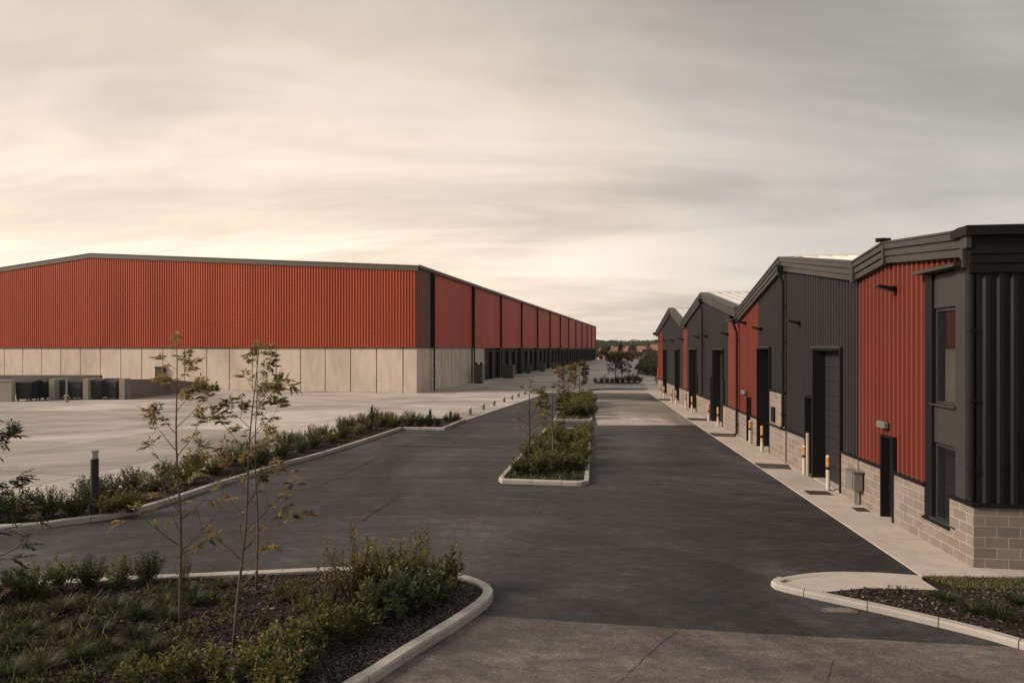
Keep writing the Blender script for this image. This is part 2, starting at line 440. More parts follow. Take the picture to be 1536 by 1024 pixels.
def polyline(pts, step):
    """resample"""
    pts = [Vector((p[0],p[1])) for p in pts]; out = [pts[0]]; acc = 0
    for a, c in zip(pts, pts[1:]):
        d = (c-a).length; t = step - acc
        while t <= d: out.append(a + (c-a)*(t/d)); t += step
        acc = (acc + d) % step
    if (out[-1]-pts[-1]).length > .15: out.append(pts[-1])
    else: out[-1] = pts[-1]
    return out
def catmull(pts, n=6):
    P = [Vector((p[0],p[1])) for p in pts]; P = [2*P[0]-P[1]] + P + [2*P[-1]-P[-2]]; out = []
    for i in range(1, len(P)-2):
        for k in range(n):
            t = k/n; a,b_,c,d = P[i-1],P[i],P[i+1],P[i+2]
            out.append(.5*((2*b_)+(c-a)*t+(2*a-5*b_+4*c-d)*t*t+(3*b_-a-3*c+d)*t*t*t))
    out.append(P[-2]); return out
def kerb(path, width=.16, height=.13, side=1, seg=.9, z0=-.02, name='kerb'):
    """kerb stones laid end to end along the path; the path is the outer edge, width goes to `side` (left = +1)"""
    pts = polyline(path, .15); b = MB(); n = len(pts); nor = []
    for i in range(n):
        t = (pts[min(i+1,n-1)] - pts[max(i-1,0)]).normalized(); nor.append(Vector((-t.y, t.x))*side)
    per = max(2, int(round(seg/.15))); i = 0
    while i < n-1:
        j = min(i+per, n-1)
        if n-1-j < per//2: j = n-1
        ring = []; ch = .018; jz = rnd.uniform(-.004,.004); jo = rnd.uniform(-.004,.004)
        for k in range(i, j+1):
            p = pts[k]; q = nor[k]; t = Vector((q.y,-q.x))*side
            e = .006 if k == i else (-.006 if k == j else 0); pp = p + t*e + q*jo
            ring.append([(*(pp), z0), (*(pp), height-ch*1.6+jz), (*(pp+q*ch), height+jz), (*(pp+q*(width-ch*.5)), height+jz), (*(pp+q*width), height-ch*.5+jz), (*(pp+q*width), z0)])
        m = 6; vs = [v for r_ in ring for v in r_]; fs = []
        for k in range(len(ring)-1):
            for c in range(m-1): fs.append((k*m+c, k*m+c+1, (k+1)*m+c+1, (k+1)*m+c))
        fs.append(tuple(range(m))); fs.append(tuple(reversed(range((len(ring)-1)*m, len(ring)*m))))
        b.add(vs, fs); i = j
    return struct(b.build(name, M['kerb']))
LBF = catmull(LB_FRONT)
kerb(LBF, side=1); kerb([(-5.5,29.7),(-3.4,29.5)], side=1); kerb([(-3.4,29.5),(-2.6,33.3)], side=1)
kerb([YE0, YE1], width=.16, height=.05, side=1)
b = MB(); b.prism([(p.x-.05,p.y+.05) for p in LBF] + [(-3.45,29.6),(-2.72,33.3)] + list(reversed(LB_BACK)), -.02, .085); struct(b.build('planting_bed', M['soil']))
# near bed
NB = catmull([(-16,9.0),(-12,9.6),(-8.44,10.06),(-6.26,10.37),(-4.4,10.6),(-2.86,10.77),(-1.87,10.74),(-1.05,10.5),(-.62,10.22),(-.36,9.92),(-.31,9.6),(-.437,9.21),(-.76,8.64),(-1.26,7.905),(-1.47,7.575),(-1.68,7.23),(-2.1,6.6),(-2.6,5.9),(-3.3,5.1)], 8)
kerb(NB, side=-1, width=.17, seg=.6)
def mound(poly_in, name, mat, z=.08):
    b = MB(); b.prism([tuple(p) for p in poly_in], -.02, z); return struct(b.build(name, mat))
def offs(P, d):
    P = [Vector((p[0],p[1])) for p in P]; out = []
    for i in range(len(P)):
        t = (P[min(i+1,len(P)-1)]-P[max(i-1,0)]).normalized(); out.append(P[i]+Vector((-t.y,t.x))*d)
    return out
mound(offs(NB, -.06) + [(-4.0,4.4),(-16,4.4)], 'planting_bed', M['soil'])
# islands
IS1 = [(-.30,17.85),(2.05,17.55),(2.32,17.75),(3.93,29.2),(1.72,29.9),(-.42,18.2)]
IS2 = [(2.30,32.9),(4.50,32.9),(6.18,46.2),(4.2,46.4)]
for P in (IS1, IS2):
    kerb(P + [P[0]], side=1, width=.15)
    b = MB(); cpt = sum((Vector(p) for p in P), Vector((0,0)))/len(P)
    b.prism([tuple(Vector(p) + (cpt-Vector(p)).normalized()*.05) for p in P], -.02, .085); struct(b.build('planting_bed', M['turfsoil']))
# far bed
FB = [(9.3,66.5),(14.7,65.9),(15.1,70.2),(9.7,70.6)]
kerb(FB+[FB[0]], side=1, width=.15); b = MB(); b.prism([(9.36,66.56),(14.64,65.97),(15.03,70.13),(9.75,70.53)], -.02, .085); struct(b.build('planting_bed', M['soil']))

# ------------------------------------------------------------------ right-hand pavement, concrete nose, bed and lawn
P0 = Vector((8.57, 10.96, 0)); RD = Vector((.1186, 1, 0)).normalized(); RN = Vector((-RD.y, RD.x, 0)); RROT = math.atan2(RD.y, RD.x)
def RP(s, v, z=0): return P0 + RD*s + RN*v + Vector((0,0,z))
def SX(px): return (6433.5/(px-873.0) - 10.96)*1.00701
def ZX(px, y): return EYE*(1 - (y-HOR)/(.5639*(px-873.0)))
PW = 1.17
b = MB()
joints = [SX(p) for p in (1459, 1385, 1300, 1243, 1155)] + [13.2, 16.2, 19.4, 22.6, 26, 29.5, 33, 36.5, 40, 43.5, 47.3]
joints = [-.55] + joints
for a, c in zip(joints, joints[1:]):
    q = [RP(a+.006, -.3), RP(c-.006, -.3), RP(c-.006, PW), RP(a+.006, PW)]
    b.prism([(p.x, p.y) for p in reversed(q)], -.02, .028)
q = [RP(-.55,-.295), RP(-.006,-.295), RP(-.006,-6), RP(-.55,-6)]
b.prism([(p.x,p.y) for p in q], -.02, .028)
struct(b.build('pavement', M['pave']))
# dark strips laid over the footway at the unit boundaries
b = MB()
for s0, s1, wv in ((SX(1196)-.12, SX(1196)+.75, PW), (SX(1108)-.35, SX(1108)+.75, PW), (SX(1066)-.3, SX(1066)+.9, PW), (SX(1012)-.5, SX(1012)+1.1, PW)):
    q = [RP(s0,.22), RP(s1,.05), RP(s1+.15,wv+.01), RP(s0+.1,wv+.01)]
    b.sheet([(p.x,p.y) for p in reversed(q)], .033)
struct(b.build('footway_dark_strip', M['asphalt']))
NOSE_OUT = catmull([(7.24,10.5),(6.5,10.64),(5.71,10.67),(5.0,10.5),(4.58,10.3),(4.45,10.13),(4.52,9.98),(4.76,9.78),(5.54,9.23),(5.97,8.91),(6.55,8.44),(6.95,8.01),(7.5,7.3),(8.1,6.3)], 6)
kerb(NOSE_OUT[22:], side=1, width=.15, height=.10)
kerb(NOSE_OUT[:23], side=1, width=.15, height=.07)
nose_in = [G(1222,890,.06), G(1299,882,.06), G(1409,885.5,.06), G(1381,867.5,.06)]
npoly = [(7.27,10.45)] + [tuple(p) for p in offs(NOSE_OUT, .05)[1:40]] + [(p.x,p.y) for p in nose_in]
b = MB(); b.prism(npoly, -.02, .062); struct(b.build('concrete_nose', M['pave']))
bedR = [(p.x,p.y) for p in nose_in[:3]] + [(11,9.85),(11,6),(8.1,6.3)] + [(p.x+.05,p.y+.05) for p in reversed(NOSE_OUT[38:])]
b = MB(); b.prism(list(reversed(bedR)), -.02, .070); struct(b.build('planting_bed', M['soil']))
LAWN = [(7.25,10.45),(7.45,9.88),(11,9.8),(11,10.34),(8.5,10.38)]
b = MB(); b.prism(LAWN, -.02, .055); struct(b.build('lawn', M['turfsoil']))

# seams, cracks and pale scuffs in the asphalt (flat strips a few mm above it)
def strip(b, pts, wdt, z=.009, jit=.02):
    P = catmull(pts, 10) if len(pts) > 2 else polyline(pts, .35); n = len(P)
    for i in range(n-1):
        a, c = P[i], P[i+1]; t = (c-a).normalized(); q = Vector((-t.y,t.x))
        w0 = wdt*(.5+rnd.random()*.8); o = q*rnd.uniform(-jit,jit)*.4
        b.sheet([tuple(a-q*w0*.5+o), tuple(a+q*w0*.5+o), tuple(c+q*w0*.5+o), tuple(c-q*w0*.5+o)], z)
b = MB()
def gp(*pts): return [(G(x,y).x, G(x,y).y) for x, y in pts]
strip(b, gp((543,781),(562,768),(575,760)), .03); strip(b, gp((575,760),(605,738),(640,714)), .014); strip(b, gp((690,664),(655,655)), .03)
strip(b, gp((1014,948),(980,975),(930,1022)), .008); strip(b, gp((1250,990),(1246,1006),(1240,1023)), .006)
strip(b, gp((455,742),(520,708),(600,668)), .010); strip(b, gp((560,668),(750,672)), .05)
strip(b, gp((665,647),(600,672),(520,709)), .025); strip(b, gp((705,646),(680,662)), .03)
struct(b.build('asphalt_seam', M['seam']))
b = MB()
strip(b, gp((614,733),(650,708)), .018); strip(b, gp((675,664),(695,652)), .05); strip(b, gp((543,781),(552,774)), .04)
strip(b, gp((800,776),(812,760)), .015); strip(b, gp((555,690),(580,683)), .05)
struct(b.build('scuff_line', M['chalk']))
#SECTION_WAREHOUSE
# ------------------------------------------------------------------ cladding generator
def corrugate(b, o, t, n, L_, z0, z1, pitch, depth, holes=(), duty=.5, mi=0, phase=0.0):
    """trapezoidal sheet from o along t; n outward; z0/z1 may be functions of s; holes = (s0,s1,za,zb)"""
    o = Vector(o); t = Vector(t); n = Vector(n)
    f0 = z0 if callable(z0) else (lambda s: z0); f1 = z1 if callable(z1) else (lambda s: z1)
    sl_ = pitch*.12; up = pitch*duty - sl_; lo = pitch*(1-duty) - sl_
    brk = []; s = -phase
    while s < L_:
        for q, h in ((s,0),(s+lo,0),(s+lo+sl_,depth),(s+lo+sl_+up,depth)): brk.append((q,h))
        s += pitch
    brk.append((s,0))
    def hgt(x):
        for (a,ha),(c,hc) in zip(brk, brk[1:]):
            if a <= x <= c: return ha if c-a < 1e-9 else ha+(hc-ha)*(x-a)/(c-a)
        return 0
    pts = {0.0: None, L_: None}
    for q, h in brk:
        if 0 < q < L_: pts[q] = h
    for h in holes:
        for q in h[:2]:
            if 0 < q < L_: pts.setdefault(q, None)
    ss = sorted(pts)
    ss2 = [ss[0]]
    for q in ss[1:]:
        if q - ss2[-1] > 1e-5: ss2.append(q)
    H = [pts[q] if pts[q] is not None else hgt(q) for q in ss2]
    for i in range(len(ss2)-1):
        a, c = ss2[i], ss2[i+1]; m = .5*(a+c)
        cuts = sorted((h[2], h[3]) for h in holes if h[0] < m < h[1])
        segs = []; cur = None; lo_ = ('f0',)
        last = 'base'; zlast = None
        for ca, cb_ in cuts:
            if zlast is None:
                if ca > f0(m) + 1e-4: segs.append(('base', ca))
            elif ca > zlast + 1e-4: segs.append((zlast, ca))
            zlast = cb_ if zlast is None else max(zlast, cb_)
        if zlast is None: segs.append(('base','top'))
        elif zlast < f1(m)-1e-4: segs.append((zlast,'top'))
        for za, zb in segs:
            A0 = f0(a) if za == 'base' else za; C0 = f0(c) if za == 'base' else za
            A1 = f1(a) if zb == 'top' else zb; C1 = f1(c) if zb == 'top' else zb
            pa = o + t*a + n*H[i]; pc = o + t*c + n*H[i+1]
            b.add([(pa.x,pa.y,A0),(pc.x,pc.y,C0),(pc.x,pc.y,C1),(pa.x,pa.y,A1)], [(0,1,2,3)], mi)

# ------------------------------------------------------------------ red warehouse
W0 = Vector((-8.69, 53.8, 0)); WD = Vector((.2475, 1, 0)).normalized(); WROT = math.atan2(WD.y, WD.x)
WL = 158.0; WWID = 74.0; RIDGE = 37.0; ZE = 11.55; ZR = 14.1; ZC = 4.14
def wroof(y): return ZE + (ZR-ZE)*y/RIDGE if y <= RIDGE else ZR - .088*(y-RIDGE)
def make_warehouse():
    r = empty('warehouse', W0, WROT, 'long warehouse in red cladding over pale concrete panels with dark dock doors along one side', 'warehouse')
    X = Vector((1,0,0)); Y = Vector((0,1,0))
    # front (gable) cladding
    b = MB(); corrugate(b, (-.02,0,0), Y, -X, WWID, ZC, lambda s: wroof(s)-.36, .29, .11, duty=.46)
    tag(b.build('cladding', M['red_rib'], r), 'ribbed orange-red cladding of the gable front')
    # side: brown first strip, then flat panels per bay with fine ribs
    b = MB(); corrugate(b, (0,-.02,0), X, -Y, 3.3, ZC, ZE-.16, .4, .06)
    tag(b.build('cladding', M['brown_rib'], r), 'dark brown ribbed corner strip')
    bays = [3.6 + 12.86*k for k in range(13)]
    for k in range(12):
        b = MB(); corrugate(b, (bays[k]+.14,-.02,0), X, -Y, 12.86-.28, ZC, ZE-.16, .33, .012, duty=.85)
        b.build('wall_panel', M['red_flat'], r)
    for k, s in enumerate(bays):
        b = MB(); b.box(s-.13, s+.13, -.22, -.03, ZC, ZE-.12); b.box(s-.05, s+.05, -.27, -.22, ZC, ZE-.12)
        b.build('pilaster', M['black'], r)
    # downpipes at first two pilasters reach the ground
    for s in (bays[0], bays[1]):
        b = MB(); b.tube([(s,-.30,ZE-.5),(s,-.30,.1),(s,-.42,.03)], .085, 8)
        for z in (.8,2.4,3.9,6.5,9): b.box(s-.13,s+.13,-.36,-.2,z,z+.06)
        b.box(s-.16,s+.16,-.42,-.15,ZE-.75,ZE-.4)
        b.build('downpipe', M['black'], r)
    # concrete front: panels with real joints
    b = MB(); y = 0.0; k = 0
    while y < WWID:
        y1 = min(y+2.66, WWID)
        if k == 0: y1 = 1.35
        b.box(0, .25, y+(.0 if k == 0 else .05), y1-.05, -.3, ZC); y = y1; k += 1
    b.build('concrete_panels', M['conc_wall'], r)
    b = MB(); x = .25; k = 0; side_end = 21.7
    while x < side_end-.1:
        x1 = min(x + (2.95 if k else 3.2), side_end); b.box(x+.07, x1-.07, 0, .25, -.3, ZC); x = x1; k += 1
    b.build('concrete_panels', M['conc_wall'], r)
    b = MB(); b.box(.2,.24,.3,WWID-.3,-.3,ZC-.02); b.box(.3,side_end,.2,.24,-.3,ZC-.02); b.build('joint_backing', M['rubber'], r)
    # drip flashing between cladding and concrete
    b = MB(); b.box(-.09,0.0,-.09,WWID,ZC-.05,ZC); b.box(0,WL,-.09,0.0,ZC-.05,ZC); b.build('drip_flashing', M['frame'], r)
    # fascia
    b = MB()
    for y0, y1 in ((-.18,RIDGE),(RIDGE,WWID+.2)):
        za, zb = wroof(max(y0,0)), wroof(y1)
        b.prism_yz([(y0,za-.42),(y1,zb-.42),(y1,zb),(y0,za)], -.2, .0)
        b.prism_yz([(y0,za+.002),(y1,zb+.002),(y1,zb+.07),(y0,za+.07)], -.24, .1)
    b.build('fascia', M['fascia_warm'], r)
    b = MB(); b.box(.0,WL,-.3,-.02,ZE-.16,ZE+.04); b.build('gutter', M['fascia'], r)
    b = MB(); b.box(-.2,WL+.1,-.34,-.26,ZE+.045,ZE+.13); b.build('gutter_edge', M['pier'], r)
    # roof and rear walls
    b = MB()
    for y0, y1 in ((-.1,RIDGE),(RIDGE,WWID+.1)):
        za, zb = wroof(max(y0,0)), wroof(y1)
        b.add([(.1,y0,za),(WL,y0,za),(WL,y1,zb),(.1,y1,zb)], [(0,1,2,3)])
    b.build('roof', M['roofgrey'], r)
    b = MB(); b.prism_yz([(.5,-.3),(WWID,-.3),(WWID,wroof(WWID)-.05),(RIDGE,ZR-.05),(.5,ZE-.05)], WL-.3, WL)
    b.box(.4,WL-.35,WWID-.25,WWID-.05,-.3,wroof(WWID)-.05); b.build('rear_wall', M['red_flat'], r)
    # dock side
    b = MB(); b.box(side_end,WL,.55,.75,-.3,ZC-.02); b.build('dock_wall', M['dock'], r)
    for s in bays[1:]:
        b = MB(); b.box(s-.24, s+.24, -.06, .55, -.3, ZC-.03); b.build('dock_column', M['black'], r)
    b = MB(); b.box(side_end+.005,side_end+.3,-.02,.55,-.3,ZC-.03); b.build('dock_column', M['black'], r)
    for k in range(1, 12):
        s0 = bays[k]+.5
        slots = [(1.0 if k > 1 else 5.0, 4.2 if k > 1 else 8.0), (5.0,8.2), (8.9,11.8)]
        if k == 1: slots = slots[1:]
        for a, c in slots:
            b = MB(); x0 = s0+a; x1 = s0+c; z = .0
            b.box(x0,x1,.42,.5,-.02,3.62)
            while z < 3.55: b.box(x0+.01,x1-.01,.38,.42,z,z+.40); z += .44
            d = b.build('dock_door', M['dock'], r)
            b = MB(); b.box(x0-.18,x0-.02,.06,.5,-.02,3.8); b.box(x1+.02,x1+.18,.06,.5,-.02,3.8); b.box(x0-.02,x1+.02,.06,.5,3.64,3.8)
            b.build('dock_surround', M['black'], d)
            b = MB(); b.tube([(x1+.42,-.02,0),(x1+.42,-.02,3.95)], .07, 8); b.build('guide_post', M['meter'], d)
    return r
make_warehouse()
# cabinet on warehouse front, behind the tallest young tree
def wp(x, y, z=0): return W0 + WD*x + Vector((-WD.y, WD.x, 0))*y + Vector((0,0,z))
def on_front(px):
    k = (px-CX)/FPX  # ray X = k Y ; P = W0 + (-WD.y, WD.x)*t
    return (W0.x - k*W0.y)/(WD.y + k*WD.x)
t0 = on_front(249); t1 = on_front(236)
r = empty('wall_cabinet', wp(0, t1, 1.05), WROT, 'dark green box fixed to the concrete front of the red warehouse above the ramp wall', 'cabinet')
b = MB(); b.cbox(-.32,-.003,t0-t1,0,0,1.12,.02); b.build('housing', M['greenbox'], r)
b = MB(); b.box(-.345,-.322,t0-t1+.05,-.05,.05,1.05); b.box(-.36,-.346,t0-t1+.1,t0-t1+.14,.5,.62); b.build('door', M['greenbox'], r)
b = MB(); b.box(-.42,-.0,t0-t1-.04,.04,1.122,1.16); b.build('cap', M['frame'], r)
# cabinets by the docks
DOCK = [(718,575,547,16,'olive dock cabinet with two lugs on top, nearest of the row beside the warehouse'),
        (763,567,547,20,'wide dock cabinet with a timber end panel, standing before the first dark dock doors'),
        (793,560,547,8.5,'narrow olive cabinet, third along the warehouse dock side counting from the near corner'),
        (813.5,557,544,11,'grey-green cabinet, fourth along the warehouse dock side from the near corner'),
        (832,553.5,544,10,'brownish cabinet, fifth along the warehouse dock side from the near corner'),
        (844.5,550,543,8,'dark cabinet, sixth along the warehouse dock side from the near corner'),
        (855,548,541.5,7.5,'small olive cabinet, seventh along the warehouse dock side from the near corner'),
        (864,546,540.5,6.5,'small dark cabinet, eighth along the warehouse dock side from the near corner')]
for i, (px, yb, yt, wpx, lab) in enumerate(DOCK):
    p = G(px, yb); h = (yb-yt)*p.y/FPX; wd = wpx*p.y/FPX*.78; dp = wd*.8
    r = empty('dock_cabinet', p + Vector((0,.3,0)), WROT, lab, 'cabinet', 'cabinets along the warehouse docks')
    body = M['wood'] if i == 4 else (M['olive'] if i != 5 else M['frame'])
    # local x goes along the dock side, -y faces the road
    b = MB(); b.cbox(-dp*.5,dp*.5,-wd*.5,wd*.5,.10,h,.03); b.build('housing', body, r)
    b = MB(); b.box(-dp*.5+.06,-dp*.5+.2,-wd*.45,wd*.45,0,.1); b.box(dp*.5-.2,dp*.5-.06,-wd*.45,wd*.45,0,.1); b.build('base', M['frame'], r)
    b = MB(); b.box(-dp*.5-.025,-dp*.5-.003,-wd*.42,-.02,.2,h-.12); b.box(-dp*.5-.025,-dp*.5-.003,.02,wd*.42,.2,h-.12); b.build('door', body, r)
    if i in (1,2,4):
        b = MB(); k = 0
        while .12+k*.24 < h-.1: b.box(-dp*.5+.02,dp*.5-.02,-wd*.5-.04,-wd*.5-.003,.12+k*.24,.12+k*.24+.2); k += 1
        b.build('end_panel', M['wood'], r)
    if i in (0,3):
        b = MB()
        for q in (-.3,.3): b.box(-.12,.12,q*wd-.12,q*wd+.12,h+.002,h+.26)
        b.build('lug', M['black'], r)
    if i == 0:
        b = MB(); b.box(-dp*.5+.05,dp*.5-.05,-wd*.5-.06,-wd*.5-.003,.25,h-.15); b.build('end_panel', M['meter'], r)
#SECTION_UNITS
# ------------------------------------------------------------------ row of small gabled units on the right
DEP = 15.0
def unit(label, s0, s1, roof, near_end=False):
    r = empty('industrial_unit', RP(s0, 0), RROT, label, 'industrial unit', 'row of small gabled units')
    return r
def boxes_on(r, name, mat, lst):
    b = MB()
    for q in lst: b.box(*q)
    return b.build(name, mat, r)
def rooffn(pts):
    def f(s):
        for (a,za),(c,zc) in zip(pts, pts[1:]):
            if a <= s <= c: return za+(zc-za)*(s-a)/(c-a)
        return pts[0][1] if s < pts[0][0] else pts[-1][1]
    return f
FH = .50
def fascia(r, pts, out=.16, vback=-.25, nb=3):
    """stepped boards following the roofline"""
    b = MB(); hb = FH/nb
    for (a,za),(c,zc) in zip(pts, pts[1:]):
        for k in range(nb):
            t_ = za-k*hb; u_ = zc-k*hb; o = out - .022*k
            b.prism_xz([(a+.004,t_-hb+.036),(c-.004,u_-hb+.036),(c-.004,u_),(a+.004,t_)], o-.05, o)
        b.prism_xz([(a,za-FH+.03),(c,zc-FH+.03),(c,zc-.03),(a,za-.03)], vback, out-.07)
        b.prism_xz([(a,za+.003),(c,zc+.003),(c,zc+.045),(a,za+.045)], vback, out+.03)
    f = b.build('fascia', M['fascia'], r)
    b = MB()
    for k, (a,za) in enumerate(pts):
        if k == 0: a += .045
        if k == len(pts)-1: a -= .045
        b = MB(); b.box(a-.035,a+.035,out-.1,out+.014,za-FH+.0,za+.02); b.build('joint_cover', M['fascia'], f)
    return f
def roofsheet(r, pts, mat, dep=DEP):
    b = MB()
    for (a,za),(c,zc) in zip(pts, pts[1:]):
        # standing seams run down the slope
        b.prism_xz([(a,za-.06),(c,zc-.06),(c,zc+.02),(a,za+.02)], -dep, -.2502)
        k = -.6
        while k > -dep:
            b.prism_xz([(a,za+.021),(c,zc+.021),(c,zc+.055),(a,za+.055)], k-.04, k); k -= .5
    for (a,za) in pts[1:-1]:
        b.prism_xz([(a-.25,za-.01),(a,za+.06),(a+.25,za-.01),(a,za+.10)], -dep, -.3)
    return b.build('roof', mat, r)
def shell(r, s0, s1, pts, mat, dep=DEP):
    f = rooffn(pts); b = MB()
    b.box(s0+.02,s1-.02,-dep,-dep+.15,-.1,min(f(s0),f(s1))-.1)
    b.prism_yz([(-dep+.16,-.1),(-.45,-.1),(-.45,f(s0)-.3),(-dep+.16,f(s0)-.3)], s0+.03, s0+.13)
    b.prism_yz([(-dep+.16,-.1),(-.45,-.1),(-.45,f(s1)-.3),(-dep+.16,f(s1)-.3)], s1-.13, s1-.03)
    return b.build('wall', mat, r)
def plinth(r, a, c, z=1.17, label=None, v=0.0, th=.30):
    b = MB(); b.box(a,c,v-th,v,-.02,z); p = b.build('block_plinth', M['block'], r)
    b = MB(); b.prism_yz([(v-.12,z+.003),(v+.045,z+.003),(v+.045,z+.05),(v-.12,z+.085)], a-.02, c+.02); b.build('coping', M['black'], p)
    return p
def roller(r, a, c, z, rec=.34, mat=None):
    """a<c along facade; recessed door with slats, frame and threshold"""
    b = MB(); b.box(a+.07,c-.07,-rec-.08,-rec-.03,.03,z-.07); k = .05
    while k < z-.1:
        b.box(a+.075,c-.075,-rec-.03,-rec,k,min(k+.42,z-.08)); k += .435
    d = b.build('roller_door', mat or M['door'], r)
    b = MB(); b.box(a,a+.07,-rec-.05,.035,.03,z); b.box(c-.07,c,-rec-.05,.035,.03,z); b.box(a+.07,c-.07,-rec-.05,.03,z-.07,z)
    b.build('frame', M['black'], d)
    b = MB(); b.box(a-.05,c+.05,-.055,.07,z+.003,z+.055); b.build('head_flashing', M['fascia'], d)
    b = MB(); b.box(a+.07,c-.07,-rec-.02,.02,.0,.05); b.build('threshold', M['pave'], d)
    return d
def pdoor(r, a, c, z, mat, rec=.16):
    b = MB(); b.box(a+.05,c-.05,-rec-.05,-rec,.04,z-.05)
    b.box(a+.12,c-.12,-rec,-rec+.006,1.05,z-.2)
    d = b.build('door', mat, r)
    b = MB(); b.box(a,a+.05,-rec-.05,.03,.0,z); b.box(c-.05,c,-rec-.05,.03,.0,z); b.box(a+.05,c-.05,-rec-.05,.03,z-.05,z); b.build('frame', M['black'], d)
    b = MB(); b.tube([(a+.12,-rec+.0,1.0),(a+.12,-rec+.06,1.0),(a+.24,-rec+.06,1.0)], .012, 6); b.build('handle', M['steel'], d)
    return d
def lightbar(r, s, z, name='wall_lamp', v=-.02):
    b = MB(); b.box(s-.05,s+.05,v,v+.10,z-.06,z+.06)
    f = b.build('flood_lamp', M['black'], r)
    b = MB(); b.prism_yz([(v+.08,z+.03),(v+.40,z+.10),(v+.42,z+.05),(v+.10,z-.06)], s-.10, s+.10); b.build('lamp_head', M['black'], f)
    b = MB(); b.add([(s-.08,v+.13,z-.052),(s+.08,v+.13,z-.052),(s+.08,v+.39,z+.033),(s-.08,v+.39,z+.033)], [(0,1,2,3)]); b.build('lens', M['steel'], f)
    return f
def bulkhead(r, s, z, wdt=.36):
    b = MB(); b.cbox(s-wdt/2,s+wdt/2,.0,.14,z-.08,z+.07,.03); return b.build('bulkhead_lamp', M['meter'], r)
def downpipe(r, s, ztop, zbot=.05, v=.10, hop=True, gooseneck=True):
    b = MB()
    pts = [(s,v+.12,ztop),(s,v+.12,ztop-.12),(s,v,ztop-.42),(s,v,zbot+.12),(s,v+.1,zbot)] if gooseneck else [(s,v,ztop),(s,v,zbot)]
    b.tube(pts, .055, 8)
    z = zbot+.5
    while z < ztop-.6: b.box(s-.07,s+.07,v-.1,v+.05,z,z+.04); z += 1.3
    if hop: b.box(s-.11,s+.11,v-.02,v+.22,ztop-.02,ztop+.2)
    return b.build('downpipe', M['black'], r)
XA = Vector((1,0,0)); YO = Vector((0,1,0))
VC = -.095     # cladding line, behind the block face
def clad(r, a, c, zlo, roof, mat, holes=(), pitch=.19, depth=.075, label=None, name='cladding'):
    b = MB(); corrugate(b, (a,VC,0), XA, YO, c-a, zlo, (lambda s: roof(s+a)-FH+.06), pitch, depth, [(h[0]-a,h[1]-a,h[2],h[3]) for h in holes], duty=.42)
    o = b.build(name, mat, r)
    if label: o['label'] = label
    return o

# ---- unit 1 (nearest)
u0 = 0.0; u1 = SX(1287)
R1 = [(0.02, 6.27), (SX(1335), 6.57), (u1, 6.34)]
r1 = unit('nearest unit with red cladding, tall corner window bay and black ribbed end wall', u0, u1, None)
rf = rooffn(R1); e = SX(1386); c1_ = SX(1446); dA, dB = SX(1341), SX(1322)
clad(r1, e, u1-.005, 1.2, rf, M['red_unit'], [(dA,dB,1.1,2.0)], label='terracotta ribbed cladding')
fascia(r1, R1)
shell(r1, u0, u1, R1, M['black_rib'], 9)
roofsheet(r1, [(.3,6.27)]+R1[1:], M['roofgrey'], 9)
plinth(r1, dB, u1+.0, 1.17); plinth(r1, e, dA, 1.17)
plinth(r1, SX(1424), e-.002, .50, v=-.002)
pdoor(r1, dA, dB, 2.02, M['black'])
lamp = bulkhead(r1, SX(1328), 2.28)
lightbar(r1, SX(1342), ZX(1342, 433))
# window bay: jambs, head hood, spandrel, two windows
wA, wB = SX(1431), SX(1396)
zt = 5.62
b = MB(); b.box(wB,e-.003,-.30,-.02,.56,zt); b.build('bay_jamb', M['black'], r1)
b = MB(); b.box(c1_,wA,-.30,-.025,1.2,zt+.03); b.build('bay_jamb', M['panel'], r1)
zs = [(.56, ZX(1413,668)), (ZX(1413,668), ZX(1413,607)), (ZX(1413,607), ZX(1413,462)), (ZX(1413,462), zt)]
for k, (za, zb) in enumerate(zs):
    if k % 2:
        b = MB(); b.box(wA+.003,wB-.003,-.14,-.07,za+.02,zb-.003); b.build('spandrel_panel', M['panel'], r1)
    else:
        b = MB(); b.box(wA+.003,wB-.003,-.17,-.15,za+.05,zb-.05); wn = b.build('window', M['glass'], r1)
        b = MB(); q = .055
        b.box(wA+.003,wA+q,-.149,-.10,za+.003,zb-.003); b.box(wB-q,wB-.003,-.149,-.10,za+.003,zb-.003)
        b.box(wA+q,wB-q,-.149,-.10,za+.003,za+q); b.box(wA+q,wB-q,-.149,-.10,zb-q,zb-.003)
        b.build('frame', M['frame'], wn)
        b = MB(); b.box(wA-.03,wB+.02,-.099,-.0+.02,za-.035 if k else .565,za if k else .60); b.build('sill', M['panel'], wn)
b = MB(); b.prism_yz([(-.1,zt+.035),(.22,zt+.035),(.22,zt+.10),(-.1,zt+.16)], c1_-.05, e+.06); b.build('hood', M['fascia'], r1)
# red strip above the hood
clad(r1, c1_, e-.004, zt+.17, rf, M['red_unit'])
# corner trims
b = MB(); b.box(.075,.16,-.1,-.012,1.25,5.72); b.box(.2,c1_-.02,-.1,-.03,1.25,5.72); b.build('corner_trim', M['frame'], r1)
downpipe(r1, .055, 5.7, 1.3, .01, False, False)
plinth(r1, .0, SX(1424)-.002, 1.15, v=-.001)
